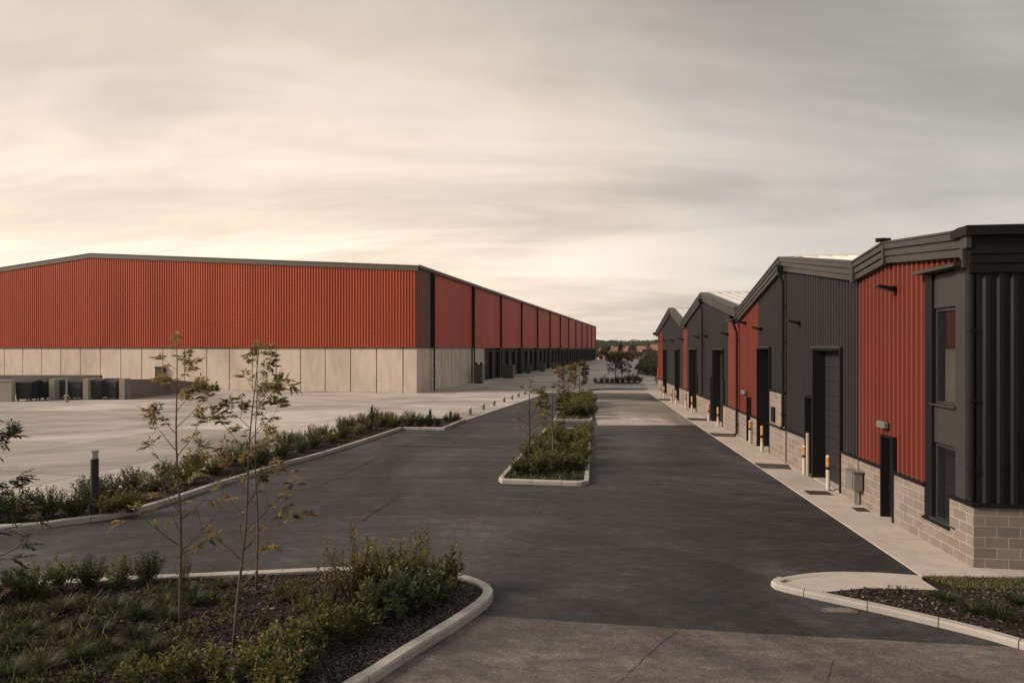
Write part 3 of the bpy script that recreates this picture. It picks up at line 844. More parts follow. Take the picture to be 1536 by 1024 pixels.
# end wall facing the camera: local -x is outward
EW = 8.5
b = MB(); corrugate(b, (.02,-.06,0), -YO, -XA, EW, 1.2, 5.72, .235, .045, [(.92,2.9,.4,5.05)], duty=.42); tag(b.build('cladding', M['black_rib'], r1), 'black deep-ribbed end wall')
b = MB(); b.box(0,.3,-.92,-.302,-.02,1.15); b.box(.0,.3,-2.9,-.922,-.02,.42); b.box(0,.3,-EW,-2.902,-.02,1.15); p = b.build('block_plinth', M['block'], r1)
b = MB(); b.box(-.045,.1,-.94,.044,1.153,1.235); b.box(-.045,.1,-2.88,-.945,.423,.47); b.box(-.045,.1,-EW,-2.885,1.153,1.235); b.build('coping', M['black'], p)
b = MB(); b.box(.12,.14,-2.84,-.98,.5,5.0); wn = b.build('window', M['glass'], r1)
b = MB()
for q in ((-.98,-.92),(-1.95,-1.89),(-2.9,-2.84)): b.box(.0,.115,q[0],q[1],.475,5.05)
b.box(.0,.115,-2.84,-.98,4.99,5.05); b.box(.03,.115,-2.84,-1.95,2.9,3.0); b.box(.03,.115,-1.89,-.98,2.9,3.0); b.build('frame', M['black'], wn)
# parapet over the end wall: cap, boards
b = MB(); b.box(-.20,.28,-EW,.24,6.17,6.33); b.box(-.14,.2,-EW,.19,6.335,6.36); b.build('parapet_cap', M['black'], r1)
b = MB()
for k in range(3): b.box(-.10+.02*k,-.045,-EW,.10-.02*k,5.99-.17*k-.15,5.99-.17*k)
b.box(-.044,.02,-EW,.09,5.5,6.168); b.build('fascia', M['black'], r1)
b = MB(); b.box(-.12,.0,.105,.19,5.95,6.168); b.box(.02,.05,.10,.175,5.6,5.93); b.build('fascia_bracket', M['fascia'], r1)
# roof-edge flood lamp
b = MB(); pz = SX(1335); b.tube([(pz,.10,6.665),(pz+.02,.30,6.65)], [.045,.055], 10); b.box(pz-.05,pz+.05,.0,.1,6.62,6.69); b.build('flood_lamp', M['black'], r1)

# ---- unit 2
s0 = u1; s1 = SX(1107.5); o2 = s0
r2 = unit('charcoal gabled unit with two tall roller doors, next after the nearest unit', s0, s1, None)
R2 = [(0,6.34),(SX(1175)-o2,7.36),(s1-o2,5.76)]
def q2(px): return SX(px)-o2
rf = rooffn(R2)
dA, dB = q2(1262), q2(1219.5); nA, nB = q2(1219.3), q2(1208); fA, fB = q2(1155.3), q2(1136); rA, rB = q2(1125.5), q2(1120.5)
clad(r2, .005, q2(1136.2), 1.2, rf, M['dark_rib'], [(dA,dB,0,4.1),(nA,nB,0,2.58),(q2(1178),fA,0,2.5),(fA,fB,0,4.13)])
clad(r2, q2(1136), s1-o2-.01, 1.2, rf, M['red_unit'], [(rA,rB,1.1,1.97)], label='terracotta ribbed cladding at the far end')
fascia(r2, R2); shell(r2, 0, s1-o2, R2, M['dark_rib']); roofsheet(r2, R2, M['roofwhite'])
roller(r2, dA, dB, 4.1); roller(r2, fA, fB, 4.12, .5)
pdoor(r2, nA+.01, nB, 2.56, M['black'], .22)
plinth(r2, .0, dA, 1.17); plinth(r2, nB, q2(1178.2), 1.17)
b = MB(); b.box(q2(1178),fA,-.3,.02,-.02,2.46); p = b.build('block_panel', M['block'], r2)
b = MB(); b.box(q2(1178)-.03,fA+.03,-.12,.065,2.463,2.53); b.build('coping', M['black'], p)
b = MB(); b.box(q2(1178)-.02,fA+.12,.021,.075,1.16,1.22); b.build('ledge', M['black'], p)
b = MB(); b.cbox(q2(1164),q2(1160),.022,.10,ZX(1162,632),ZX(1162,610),.01); b.build('vent', M['black'], p)
plinth(r2, fB, rA, 1.15); plinth(r2, rB, s1-o2-.02, 1.15)
pdoor(r2, rA, rB, 1.98, M['red_flat'], .12)
bulkhead(r2, q2(1118), 2.15, .5)
lightbar(r2, q2(1199), ZX(1199,484)); lightbar(r2, q2(1142), ZX(1142,493))
lightbar(r2, q2(1118), ZX(1118,484))
downpipe(r2, q2(1178.6), 6.85, 1.2); downpipe(r2, s1-o2-.1, 5.25, .05)
b = MB(); b.tube([(q2(1215),.07,.03),(q2(1215),.07,1.4)], .055, 8); b.build('standpipe', M['pier'], r2)
b = MB(); b.tube([(q2(1180),.06,.03),(q2(1180),.06,1.15)], .035, 8); b.build('standpipe', M['pier'], r2)

# ---- unit 3
s0 = s1; s1 = SX(1024.5); o3 = s0
r3 = unit('middle charcoal gabled unit with a red pier on each side and two dark roller doors', s0, s1, None)
def q3(px): return SX(px)-o3
R3 = [(0,5.98),(q3(1055),7.4),(s1-o3,5.95)]; rf = rooffn(R3)
dA, dB = q3(1084.5), q3(1069); nA, nB = q3(1068.7), q3(1066); fA, fB = q3(1044.5), q3(1034)
clad(r3, q3(1092), q3(1030), 1.2, rf, M['dark_rib'], [(dA,dB,0,4.05),(nA,nB,0,2.55),(fA,fB,0,4.05)])
fascia(r3, R3); shell(r3, 0, s1-o3, R3, M['dark_rib']); roofsheet(r3, R3, M['roofwhite'])
for a, c, zt_, lab in ((.02, q3(1092)-.01, 5.43, 'terracotta pier with a flat coping'), (q3(1029.8), s1-o3-.02, 5.5, 'terracotta far pier')):
    b = MB(); corrugate(b, (a,VC+.05,0), XA, YO, c-a, 1.2, zt_, .19, .05); p = b.build('cladding', M['red_unit'], r3); p['label'] = lab
    b = MB(); b.box(a-.02,c+.02,-.06,.1,zt_+.002,zt_+.07); b.build('coping', M['fascia'], p)
roller(r3, dA, dB, 4.04, .4); roller(r3, fA, fB, 4.04, .4); pdoor(r3, nA, nB, 2.54, M['black'], .2)
plinth(r3, .0, dA, 1.17); plinth(r3, nB, fA, 1.15); plinth(r3, fB, s1-o3-.02, 1.15)
downpipe(r3, q3(1055.5), 6.85, 1.2)
for px, y in ((1092.5,501),(1060.5,504),(1047.5,505.5),(1025.5,509)): lightbar(r3, q3(px), ZX(px,y))
for a in (1084.7, 1045.4):
    b = MB(); b.box(q3(a)-.25,q3(a)-.08,-.02,.05,1.28,2.5); b.build('door_track', M['black'], r3)
# ---- unit 4
s0 = s1; s1 = SX(986.2); o4 = s0
r4 = unit('farthest charcoal gabled unit of the row, with a narrow red strip at its far corner', s0, s1, None)
def q4(px): return SX(px)-o4
R4 = [(0,5.97),(q4(1006.5),7.37),(s1-o4,5.7)]; rf = rooffn(R4)
dA, dB = q4(1019), q4(1012.6); fA, fB = q4(1000.2), q4(994.8)
clad(r4, .01, q4(993.5), 1.2, rf, M['dark_rib'], [(dA,dB,0,4.0),(fA,fB,0,4.0)])
clad(r4, q4(993.4), s1-o4-.01, 1.2, rf, M['red_unit'], label='terracotta strip at the far corner')
fascia(r4, R4); shell(r4, 0, s1-o4, R4, M['dark_rib']); roofsheet(r4, R4, M['roofwhite'])
roller(r4, dA, dB, 4.0, .4); roller(r4, fA, fB, 4.0, .4)
plinth(r4, .0, dA, 1.15); plinth(r4, dB, fA, 1.15); plinth(r4, fB, s1-o4, 1.15)
for px, y in ((1010,510.5),(1000,511),(990,512)): lightbar(r4, q4(px), ZX(px,y))
b = MB(); b.box(s1-o4-.9,s1-o4-.45,0.003,.07,1.3,2.2); b.build('fire_point_panel', M['red_flat'], r4)
b = MB(); b.box(s1-o4-.1,s1-o4+.25,.1,.4,5.35,5.62); b.build('hopper', M['black'], r4)

# ---- bollards along the units
BOLL = [(1242,735,682,'nearest white bollard, orange-topped with a dark band, before the big roller door'),
 (1206,712,667,'white bollard with an orange band on the far side of the nearest roller door'),
 (1143,677,638,'orange-banded bollard in front of the second roller door of the long charcoal unit'),
 (1125,665,630,'white-footed orange bollard beside the small red door'),
 (1077,639,610,'orange and black bollard at the near roller door of the middle unit'),
 (1063,631,606,'orange bollard on the far side of the near roller door of the middle unit'),
 (1038,618.5,594,'orange bollard at the near side of the middle unit far roller door'),
 (1028.6,613.5,589,'pale bollard beside the red far pier of the middle unit'),
 (1014,607,585,'orange bollard at the near roller door of the farthest unit'),
 (1007.5,603,584,'orange bollard just beyond the near roller door of the farthest unit'),
 (996,597,579,'second last bollard of the footway, by the farthest roller door'),
 (991,595,575,'last bollard of the footway, at the red corner of the row')]
def make_bollard():
    r = empty('safety_bollard', (0,0,0))
    b = MB(); b.lathe([(.055,0),(.055,.985),(.05,1.01),(.03,1.03),(.005,1.035)], n=14); b.build('post', M['white'], r, smooth=False)
    b = MB(); b.lathe([(.0585,.80),(.0585,.965)], n=14); b.build('band', M['orange'], r)
    b = MB(); b.lathe([(.0585,.61),(.0585,.69)], n=14); b.build('band', M['black'], r)
    b = MB(); b.lathe([(.0575,.70),(.0575,.785)], n=14); b.build('band', M['orange'], r)
    b = MB(); b.lathe([(.075,-.01),(.075,.012),(.057,.02)], n=14); b.build('base_ring', M['steel'], r)
    return r
def make_bollard_orange():
    r = empty('safety_bollard', (0,0,0))
    b = MB(); b.lathe([(.06,0),(.06,.985),(.05,1.02),(.005,1.035)], n=14); b.build('post', M['orange_pale'], r)
    b = MB(); b.lathe([(.0635,.55),(.0635,.66)], n=14); b.build('band', M['black'], r)
    b = MB(); b.lathe([(.0625,.0),(.0625,.40)], n=14); b.build('band', M['white'], r)
    return r
M['orange_pale'] = painted('faded_orange_paint', (.52,.27,.12), .15, .55)
pb = make_bollard(); po = make_bollard_orange(); used = [False, False]
for i, (px, yb, yt, lab) in enumerate(BOLL):
    k = 0 if i in (0,1,3,7) else 1
    proto = (pb, po)[k]
    o = copy_tree(proto) if used[k] else proto
    used[k] = True
    p = G(px, yb, .03); h = (yb-yt)*p.y/FPX
    o.location = p; o.scale = (1,1,h/1.035); o.rotation_euler.z = rnd.random()*6
    tag(o, lab, 'bollard', 'bollards along the footway')
# ---- meter cabinet on a post, drain grates, manhole cover
p = RP(SX(1291), .14, .03)
r = empty('meter_cabinet', p, RROT, 'grey electricity cabinet on a short post in front of the nearest block plinth', 'cabinet')
b = MB(); b.box(-.05,.05,-.06,.04,0,.42); b.build('post', M['steel'], r)
b = MB(); b.cbox(-.22,.22,-.10,.13,.40,.86,.015); b.build('housing', M['meter'], r)
b = MB(); b.box(-.19,.19,.131,.15,.43,.83); b.build('door', M['meter'], r)
b = MB(); b.box(-.25,.25,-.13,.17,.862,.885); b.build('lid', M['meter'], r)
b = MB(); b.tube([(.1,-.1,.86),(.1,-.1,1.15)], .018, 6); b.build('conduit', M['steel'], r)
def grate(name, s, v, ls, lv, label):
    r = empty(name, RP(s, v, .03), RROT, label, 'drain grate')
    b = MB(); b.box(-ls/2,ls/2,-lv/2,lv/2,.0,.006); b.build('tray', M['rubber'], r)
    b = MB(); k = -ls/2
    while k < ls/2-.02: b.box(k,k+.022,-lv/2,lv/2,.007,.016); k += .05
    b.build('bars', M['grate'], r)
M['grate'] = painted('rusty_iron', (.075,.045,.035), .3, .7, 0, False)
grate('drain_grate', SX(1262), .62, .45, .62, 'rusty iron drain grate in the pavement below the meter cabinet')
grate('drain_grate', SX(1306), .24, .35, .30, 'small iron grate against the block plinth beside the meter cabinet post')
p = G(1259.5, 915.5)
r = empty('manhole_cover', p, .0, 'oblong grey manhole cover set in the asphalt beside the right kerb', 'manhole cover')
b = MB(); b.prism([(-.26,-.09),(.22,-.11),(.28,-.02),(.20,.09),(-.20,.11),(-.29,.03)], .0, .010); b.build('frame', M['apron'], r)
b = MB()
for k in range(5): b.box(-.19+k*.075,-.13+k*.075,-.07,.07,.011,.016)
b.build('lid', M['meter'], r)
#SECTION_YARD
# ------------------------------------------------------------------ bin bays on the left of the yard
def yardbox(name, mat, p, ang, dims, label, cat, group=None): pass
YB = 46.6
def XP(px, Y): return (px-CX)/FPX*Y
# concrete piers and walls
def pier(px0, px1, Y, h, label, depth=1.6, mat='pier'):
    x0, x1 = XP(px0, Y), XP(px1, Y)
    b = MB(); b.cbox(0,x1-x0,0,depth,-.02,h,.02)
    o = b.build('bay_wall', M[mat], None, (x0, Y, 0)); return tag(o, label, 'bay wall', 'concrete walls of the bin bays')
b = MB(); x0 = XP(-60, 45.0); x1 = XP(22.5, 45.2)
b.cbox(0,x1-x0,0,.35,-.02,1.60,.02); b.cbox(0,x1-x0+.0,-.05,.40,1.602,1.66,.01)
tag(b.build('bay_wall', M['pier'], None, (x0,44.9,0)), 'leftmost low concrete wall of the bin bays, cut by the photo edge', 'bay wall', 'concrete walls of the bin bays')
pier(73,81.5,46.4,1.66,'concrete pier between the first and second pairs of dark bins')
pier(124,132,46.6,1.66,'concrete pier between the second and third pairs of dark bins')
# ramp wall runs back from the last pier with a falling top
xa = XP(178.5,46.9); xb = XP(187,46.9)
b = MB(); b.cbox(0,xb-xa,0,.7,-.02,1.68,.02)
tag(b.build('bay_wall', M['pier'], None, (xa,46.9,0)), 'pale concrete end pier beside the last bin, joined to the grey ramp wall', 'bay wall', 'concrete walls of the bin bays')
b = MB(); b.prism_yz([(0,-.02),(10.5,-.02),(10.5,.75),(4.4,1.42),(0,1.62)], 0, .35)
tag(b.build('ramp_wall', M['bay_wall'], None, (xb+.005,47.0,0), R(-1.5)), 'grey concrete ramp wall with a falling top, running back from the bin bays', 'ramp wall')
b = MB(); b.cbox(0,XP(200,56)-XP(-20,56),0,.3,-.02,1.75,.02)
tag(b.build('bay_wall', M['bay_wall'], None, (XP(-20,56),51.5,0)), 'long dark concrete rear wall behind the bins', 'bay wall', 'concrete walls of the bin bays')
def make_bin():
    r = empty('waste_bin', (0,0,0))
    W_, D_, H_ = 1.12, 1.3, 1.42
    b = MB(); b.add([(0.04,.04,.14),(W_-.04,.04,.14),(W_-.04,D_-.04,.14),(.04,D_-.04,.14),(0,0,H_-.1),(W_,0,H_-.1),(W_,D_,H_-.1),(0,D_,H_-.1)],
          [(0,3,2,1),(4,5,6,7),(0,1,5,4),(1,2,6,5),(2,3,7,6),(3,0,4,7)])
    for k in range(2): b.box(.10+k*.86,.16+k*.86,-.03,.02,.25,H_-.15)
    b.box(-.03,W_+.03,-.045,.0,H_-.16,H_-.1); b.build('body', M['bin'], r)
    b = MB(); b.prism_yz([(-.05,H_-.095),(D_+.04,H_-.095),(D_+.04,H_+.05),(D_*.5,H_+.08),(-.05,H_-.03)], -.04, W_+.04); b.build('lid', M['bin'], r)
    for x, y in ((.12,.12),(W_-.12,.12),(.12,D_-.12),(W_-.12,D_-.12)):
        b = MB(); b.tube([(x-.03,y,.075),(x+.03,y,.075)], .075, 10); b.build('wheel', M['rubber'], r)
    b = MB(); b.tube([(.25,-.02,.78),(.25,-.10,.78),(W_-.25,-.10,.78),(W_-.25,-.02,.78)], .02, 6); b.build('handle', M['black'], r)
    return r
pbn = make_bin()
BINS = [(23,45.4,8,1.0,'dark slate bin beside the leftmost concrete wall'),(51,46.8,-14,1.0,'dark slate bin just left of the first concrete pier'),
        (82.5,46.9,6,.9,'dark slate bin just right of the first concrete pier'),(104,46.9,-6,.98,'dark slate bin just left of the second concrete pier'),
        (133,46.9,4,.85,'dark slate bin just right of the second concrete pier'),(159,47.2,-9,.88,'dark slate bin next to the pale end pier of the ramp wall'),
        (41,48.2,0,.95,'dark bin set back in the first bay, between its two front bins'),(150,48.6,0,.9,'dark bin set back in the last bay, between its two front bins')]
for i, (px, Y, a, sc, lab) in enumerate(BINS):
    o = copy_tree(pbn) if i else pbn
    o.location = (XP(px,Y), Y, .012); o.rotation_euler.z = R(a); o.scale = (sc,1,1.06)
    tag(o, lab, 'bin', 'waste bins in the concrete bays')
# standpipe post with valve
p = G(100, 603)
r = empty('hydrant_post', p, 0, 'thin grey post with a yellowish valve at its foot, standing before the bins', 'hydrant post')
b = MB(); b.tube([(0,0,0),(0,0,1.72)], .05, 8); b.build('post', M['steel'], r)
b = MB(); b.lathe([(.14,.0),(.14,.10),(.11,.12),(.11,.42),(.15,.44),(.15,.52),(.06,.60)], n=10); b.build('valve', M['pier'], r)
b = MB(); b.tube([(.10,0,.35),(.26,0,.35)], .08, 8); b.tube([(-.26,-.02,.38),(-.10,0,.38)], .06, 8); b.build('outlet', M['wood'], r)

# bollard lights
def light_post(p, h, rad, label, name='bollard_light', group='bollard lights round the yard', dark=True):
    r = empty(name, p, 0, label, 'bollard light', group)
    k = h*.87
    b = MB(); b.lathe([(rad*1.5,0),(rad*1.5,.02),(rad,.03),(rad,k-.005)], n=16); b.build('post', M['frame'] if dark else M['steel'], r)
    b = MB(); b.lathe([(rad*.88,k),(rad*.88,h-.035)], n=16); b.build('lens', M['white'], r)
    b = MB(); b.lathe([(rad*1.02,h-.034),(rad*1.02,h-.005),(rad*.8,h)], n=16); b.build('cap', M['steel'], r)
light_post(G(142,772,.085), 1.56, .085, 'tall dark bollard light with a pale lens, nearest in the planting bed at left')
for px, yt, yb, h, lab in ((557.6,607,632,None,'slim dark bollard light rising behind the hedge near its far end'),
                       (645,613,631,None,'slim bollard light among the shrubs at the far end of the bed'),
                       (675.6,616,630,None,'slim bollard light between the last two shrubs of the bed')):
    p = G(px, yb, .085); light_post(p, (yb-yt)*p.y/FPX, .075, lab)
pl = None
KB = [(705,622,611),(725,614,605),(741,608.3,600),(756,602.8,595),(767.8,599,592),(777.7,595.2,588.5),(787,592,586),(796,589,583.8),(805,586.3,581.5),(813.5,584,579.5)]
def make_kb():
    r = empty('kerb_bollard', (0,0,0))
    b = MB(); b.lathe([(.10,0),(.10,.37)], n=14); b.build('post', M['meter'], r)
    b = MB(); b.lathe([(.085,.371),(.085,.43)], n=14); b.build('lens', M['white'], r)
    b = MB(); b.lathe([(.115,.431),(.115,.47),(.08,.49),(.01,.495)], n=14); b.build('cap', M['white'], r)
    return r
pk = make_kb()
for i, (px, yb, yt) in enumerate(KB):
    o = copy_tree(pk) if i else pk
    p = G(px, yb, .012); o.location = p; o.scale = (1,1,(yb-yt)*p.y/FPX/.495)
    lab = 'low capped bollard, nearest on the yard edge beside the last shrub' if i == 0 else ('low capped bollard, farthest of the row on the yard edge' if i == len(KB)-1 else 'low capped bollard, %s from the near end of the row on the yard edge' % ORD[i])
    tag(o, lab, 'bollard', 'low bollards along the yard edge')
# far handrail hoop by the last bed
p = G(972, 579)
r = empty('cycle_hoop', p, R(-4), 'thin grey tubular hoop rail beside the far planting bed', 'hoop rail')
b = MB(); pts = [(-.6,0,0)] + [(-.6+.6*(1-math.cos(a)), 0, .55+.45*math.sin(a)) for a in (0,.4,.8,1.2,1.57)] + [(.35,0,.98),(.6,0,.85),(.7,0,.6),(.7,0,0)]
b.tube(pts, .035, 6); b.build('rail', M['steel'], r)
b = MB(); b.tube([(-.55,0,.45),(.68,0,.45)], .025, 6); b.build('cross_rail', M['steel'], r)
# two slim poles beyond
for px, yb, yt, lab in ((904.5,574,564,'short thin post at the left end of the far bed'),(907.5,573,560,'taller thin post at the left end of the far bed')):
    p = G(px, yb); light_post(p, (yb-yt)*p.y/FPX, .05, lab)
#SECTION_PLANTS
# ------------------------------------------------------------------ plants
def leaf(b, p, d, up, ln, wd, mi, fold=.25):
    """pointed leaf: 2 folded halves"""
    d = d.normalized(); s = d.cross(up)
    if s.length < 1e-4: s = d.orthogonal()
    s.normalize(); u = s.cross(d).normalized()
    m = p + d*ln*.45
    tip = p + d*ln - u*ln*.12
    l_ = m + s*wd*.5 + u*wd*fold; r_ = m - s*wd*.5 + u*wd*fold
    b.add([p, r_, tip, l_], [(0,1,2),(0,2,3)], mi)
def rvec(g): 
    a = g.uniform(0, 2*math.pi); z = g.uniform(-1,1); q = math.sqrt(1-z*z)
    return Vector((q*math.cos(a), q*math.sin(a), z))
def shrub_mesh(g, h, rad, nst, per, ls, mats, wts, upright=.6, spread=1.0, tip=None):
    """stems + leaves; returns (stems MB, leaves MB)"""
    sb = MB(); lb = MB()
    for i in range(nst):
        a = g.uniform(0, 2*math.pi); q = math.sqrt(g.random())
        hh = h*g.uniform(.55,1.0)*(1-.28*q*q)
        b0 = Vector((math.cos(a)*rad*.18*q, math.sin(a)*rad*.18*q, 0)); e = Vector((math.cos(a)*rad*q*spread, math.sin(a)*rad*q*spread, hh))
        mid = b0.lerp(e,.5) + Vector((math.cos(a)*rad*q*.15, math.sin(a)*rad*q*.15, hh*.08*upright)) + rvec(g)*.04*h
        pts = []
        for k in range(6):
            t = k/5; pts.append(b0*(1-t)**2 + mid*2*t*(1-t) + e*t*t)
        sb.tube(pts, [max(.0025,.008*h*(1-.8*k/5)) for k in range(6)], 4, cap=False)
        for k in range(per):
            t = .22 + .78*(k+g.random())/per
            p = b0*(1-t)**2 + mid*2*t*(1-t) + e*t*t
            tang = (e-b0).normalized()
            out = rvec(g); out = (out - tang*out.dot(tang)); out = out.normalized() if out.length > 1e-3 else Vector((1,0,0))
            d = (out*g.uniform(.5,1) + tang*g.uniform(.3,1.0) + Vector((0,0,.15))).normalized()
            w_ = g.choices(range(len(mats)), wts)[0]
            if tip is not None and t > .66 and g.random() < .65: w_ = tip
            L2 = ls*g.uniform(.65,1.25)*(1.1-.35*t)
            leaf(lb, p + out*g.uniform(0,.03)*h, d, rvec(g)*.5+Vector((0,0,1)), L2, L2*g.uniform(.32,.5), w_)
    return sb, lb
PROTO = {}
def shrub_proto(key, seed, n, **kw):
    mats = [L[m] for m in kw.pop('pal')]
    PROTO[key] = []
    for i in range(n):
        g = random.Random(seed+i); sb, lb = shrub_mesh(g, mats=mats, **kw)
        r = empty('shrub', (0,0,-50)); s_ = sb.build('stems', M['stem'], r); f = lb.build('foliage', mats, r)
        PROTO[key].append([r, False, kw['h']])
def put(key, p, sc, label, cat='shrub', group=None, name='shrub', sz=None):
    pr = PROTO[key][rnd.randrange(len(PROTO[key]))]
    if pr[1]: o = copy_tree(pr[0])
    else: o = pr[0]; pr[1] = True
    o.name = name; o.location = p; o.scale = (sc,sc,sz or sc); o.rotation_euler = (0,0,rnd.uniform(0,6.28))
    tag(o, label, cat, group); return o
shrub_proto('hedge', 100, 4, h=.8, rad=.42, nst=46, per=26, ls=.085, pal=['dark','mid','light','olive'], wts=[3,5,3,1.2])
shrub_proto('hedge_yellow', 140, 2, h=.75, rad=.45, nst=46, per=26, ls=.085, pal=['mid','light','yellow','olive'], wts=[3,4,1.6,2])
shrub_proto('ball', 180, 3, h=.8, rad=.36, nst=46, per=26, ls=.07, pal=['black','dark','mid','grey'], wts=[2,4,3,1])
shrub_proto('upright', 220, 5, tip=2, h=.66, rad=.25, nst=15, per=24, ls=.095, pal=['dark','mid','light','yellow'], wts=[1.5,3.5,5.5,1], upright=1)
shrub_proto('greygreen', 260, 3, tip=1, h=.6, rad=.36, nst=26, per=26, ls=.10, pal=['dark','grey','light','mid'], wts=[2,5,2,2], upright=1)
shrub_proto('wispy', 300, 3, h=1.15, rad=.36, nst=12, per=30, ls=.085, pal=['light','yellow','olive','mid'], wts=[3,1.4,2.4,3], upright=1)
shrub_proto('isle', 700, 4, tip=2, h=.8, rad=.5, nst=34, per=20, ls=.15, pal=['dark','mid','light','black'], wts=[4,4,2,2])
shrub_proto('isle_yellow', 740, 3, tip=1, h=.85, rad=.5, nst=34, per=20, ls=.15, pal=['mid','light','yellow','olive'], wts=[2,5,2.2,3])
shrub_proto('sprout', 340, 3, h=.28, rad=.18, nst=10, per=14, ls=.06, pal=['mid','light','yellow','dark'], wts=[3,3,1,2])
def tuft_proto(key, seed, n, h, rad, nb, pal, wts):
    mats = [L[m] for m in pal]; PROTO[key] = []
    for i in range(n):
        g = random.Random(seed+i); b = MB()
        for k in range(nb):
            a = g.uniform(0,6.283); q = g.random(); ln = h*g.uniform(.6,1.15); wd = .005+.004*g.random()
            dx, dy = math.cos(a), math.sin(a); ba = Vector((dx,dy,0))*rad*.28*g.random()
            reach = rad*(.25+.95*q); s_ = Vector((-dy,dx,0))*wd; mi = g.choices(range(len(mats)), wts)[0]
            vs = []; N_ = 4
            for j in range(N_+1):
                t = j/N_; p = ba + Vector((dx,dy,0))*reach*t**1.5 + Vector((0,0,ln*(t-.45*q*t*t)))
                ww = (1-t)**.7
                vs += [p - s_*ww, p + s_*ww]
            fs = [(2*j,2*j+1,2*j+3,2*j+2) for j in range(N_)]
            b.add(vs, fs, mi)
        r = b.build('grass_tuft', mats, None, (0,0,-50)); PROTO[key].append([r, False, h])
tuft_proto('tuft', 400, 4, .30, .34, 240, ['black','dark','mid','straw'], [3,4,3,.6])
tuft_proto('tuft_straw', 430, 2, .28, .32, 200, ['dark','mid','straw','brown'], [3,3,2,1.5])
ZB = .08
# --- long hedge beside the yard: shrubs follow the bed
HEDGE = []
hedge_line = [(-10.05,15.2),(-9.75,16.4),(-9.5,17.5),(-9.35,18.6),(-9.0,19.7),(-8.75,20.7),(-8.45,21.7),(-8.2,22.8),(-7.95,23.9),(-7.7,25.0),(-7.45,26.2),(-7.2,27.5),(-7.0,28.8),(-6.8,30.2),(-6.6,31.5)]
for i, (x, y) in enumerate(hedge_line):
    k = 'hedge_yellow' if i in (1,2,3,9,11,13) else 'hedge'
    hx = x - .28 if i < 3 else x
    put(k, (hx+rnd.uniform(-.12,.12), y+rnd.uniform(-.2,.2), ZB), rnd.uniform(.85,1.1)*(1.0 if i < 5 else .92),
        '%s front hedge shrub beside the yard kerb, %s counted from the tall bollard light' % ('yellow-tinged' if k != 'hedge' else 'green', ORD[i]), 'shrub', 'hedge along the yard kerb')
    if i % 1 == 0:
        put('hedge', (hx-.75+rnd.uniform(-.15,.15), y+.35+rnd.uniform(-.2,.2), ZB), rnd.uniform(.85,1.1),
        'green shrub in the rear hedge line, %s counted from the tall bollard light' % ORD[i], 'shrub', 'rear line of the yard hedge')
for i, (px, yb, k, sc, lab) in enumerate(((72,776,'hedge',.98,'rounded green shrub between the photo edge shrub and the tall bollard light, leftmost of two'),
    (114,774,'hedge',.85,'rounded green shrub immediately left of the tall bollard light'),(25,781,'hedge',1.0,'dark green shrub at the left photo edge in the yard bed'),
    (-8,783,'ball',1.1,'dark shrub cut by the left photo edge in the yard bed'),(168,771,'hedge_yellow',.85,'yellow-green shrub immediately right of the tall bollard light'),
    (196,768,'hedge_yellow',.8,'second yellow-green shrub right of the tall bollard light'))):
    put(k, G(px, yb, ZB), sc, lab, 'shrub', 'shrubs round the tall bollard light')
for i, (px, yb, sc, k, lab) in enumerate(((573,640,1.0,'hedge','first shrub right of the slim bollard light at the far end of the bed'),
    (591,640,1.1,'hedge_yellow','broad pale shrub, second in the far row of the yard bed'),(614,640,1.15,'hedge','tall shrub, third in the far row of the yard bed'),
    (630,640,.95,'hedge','shrub, fourth in the far row of the yard bed'),(644,640,.95,'ball','dark shrub, fifth in the far row of the yard bed beside a bollard light'),
    (656,639,.6,'ball','small low shrub just right of the fifth in the far row'),(670,632,.62,'ball','small dark shrub left of the last bollard light of the bed'),(683,632,.75,'ball','last dark shrub at the tip of the yard bed'))):
    put(k, G(px, yb, ZB), sc, lab, 'shrub', 'far row of the yard bed')
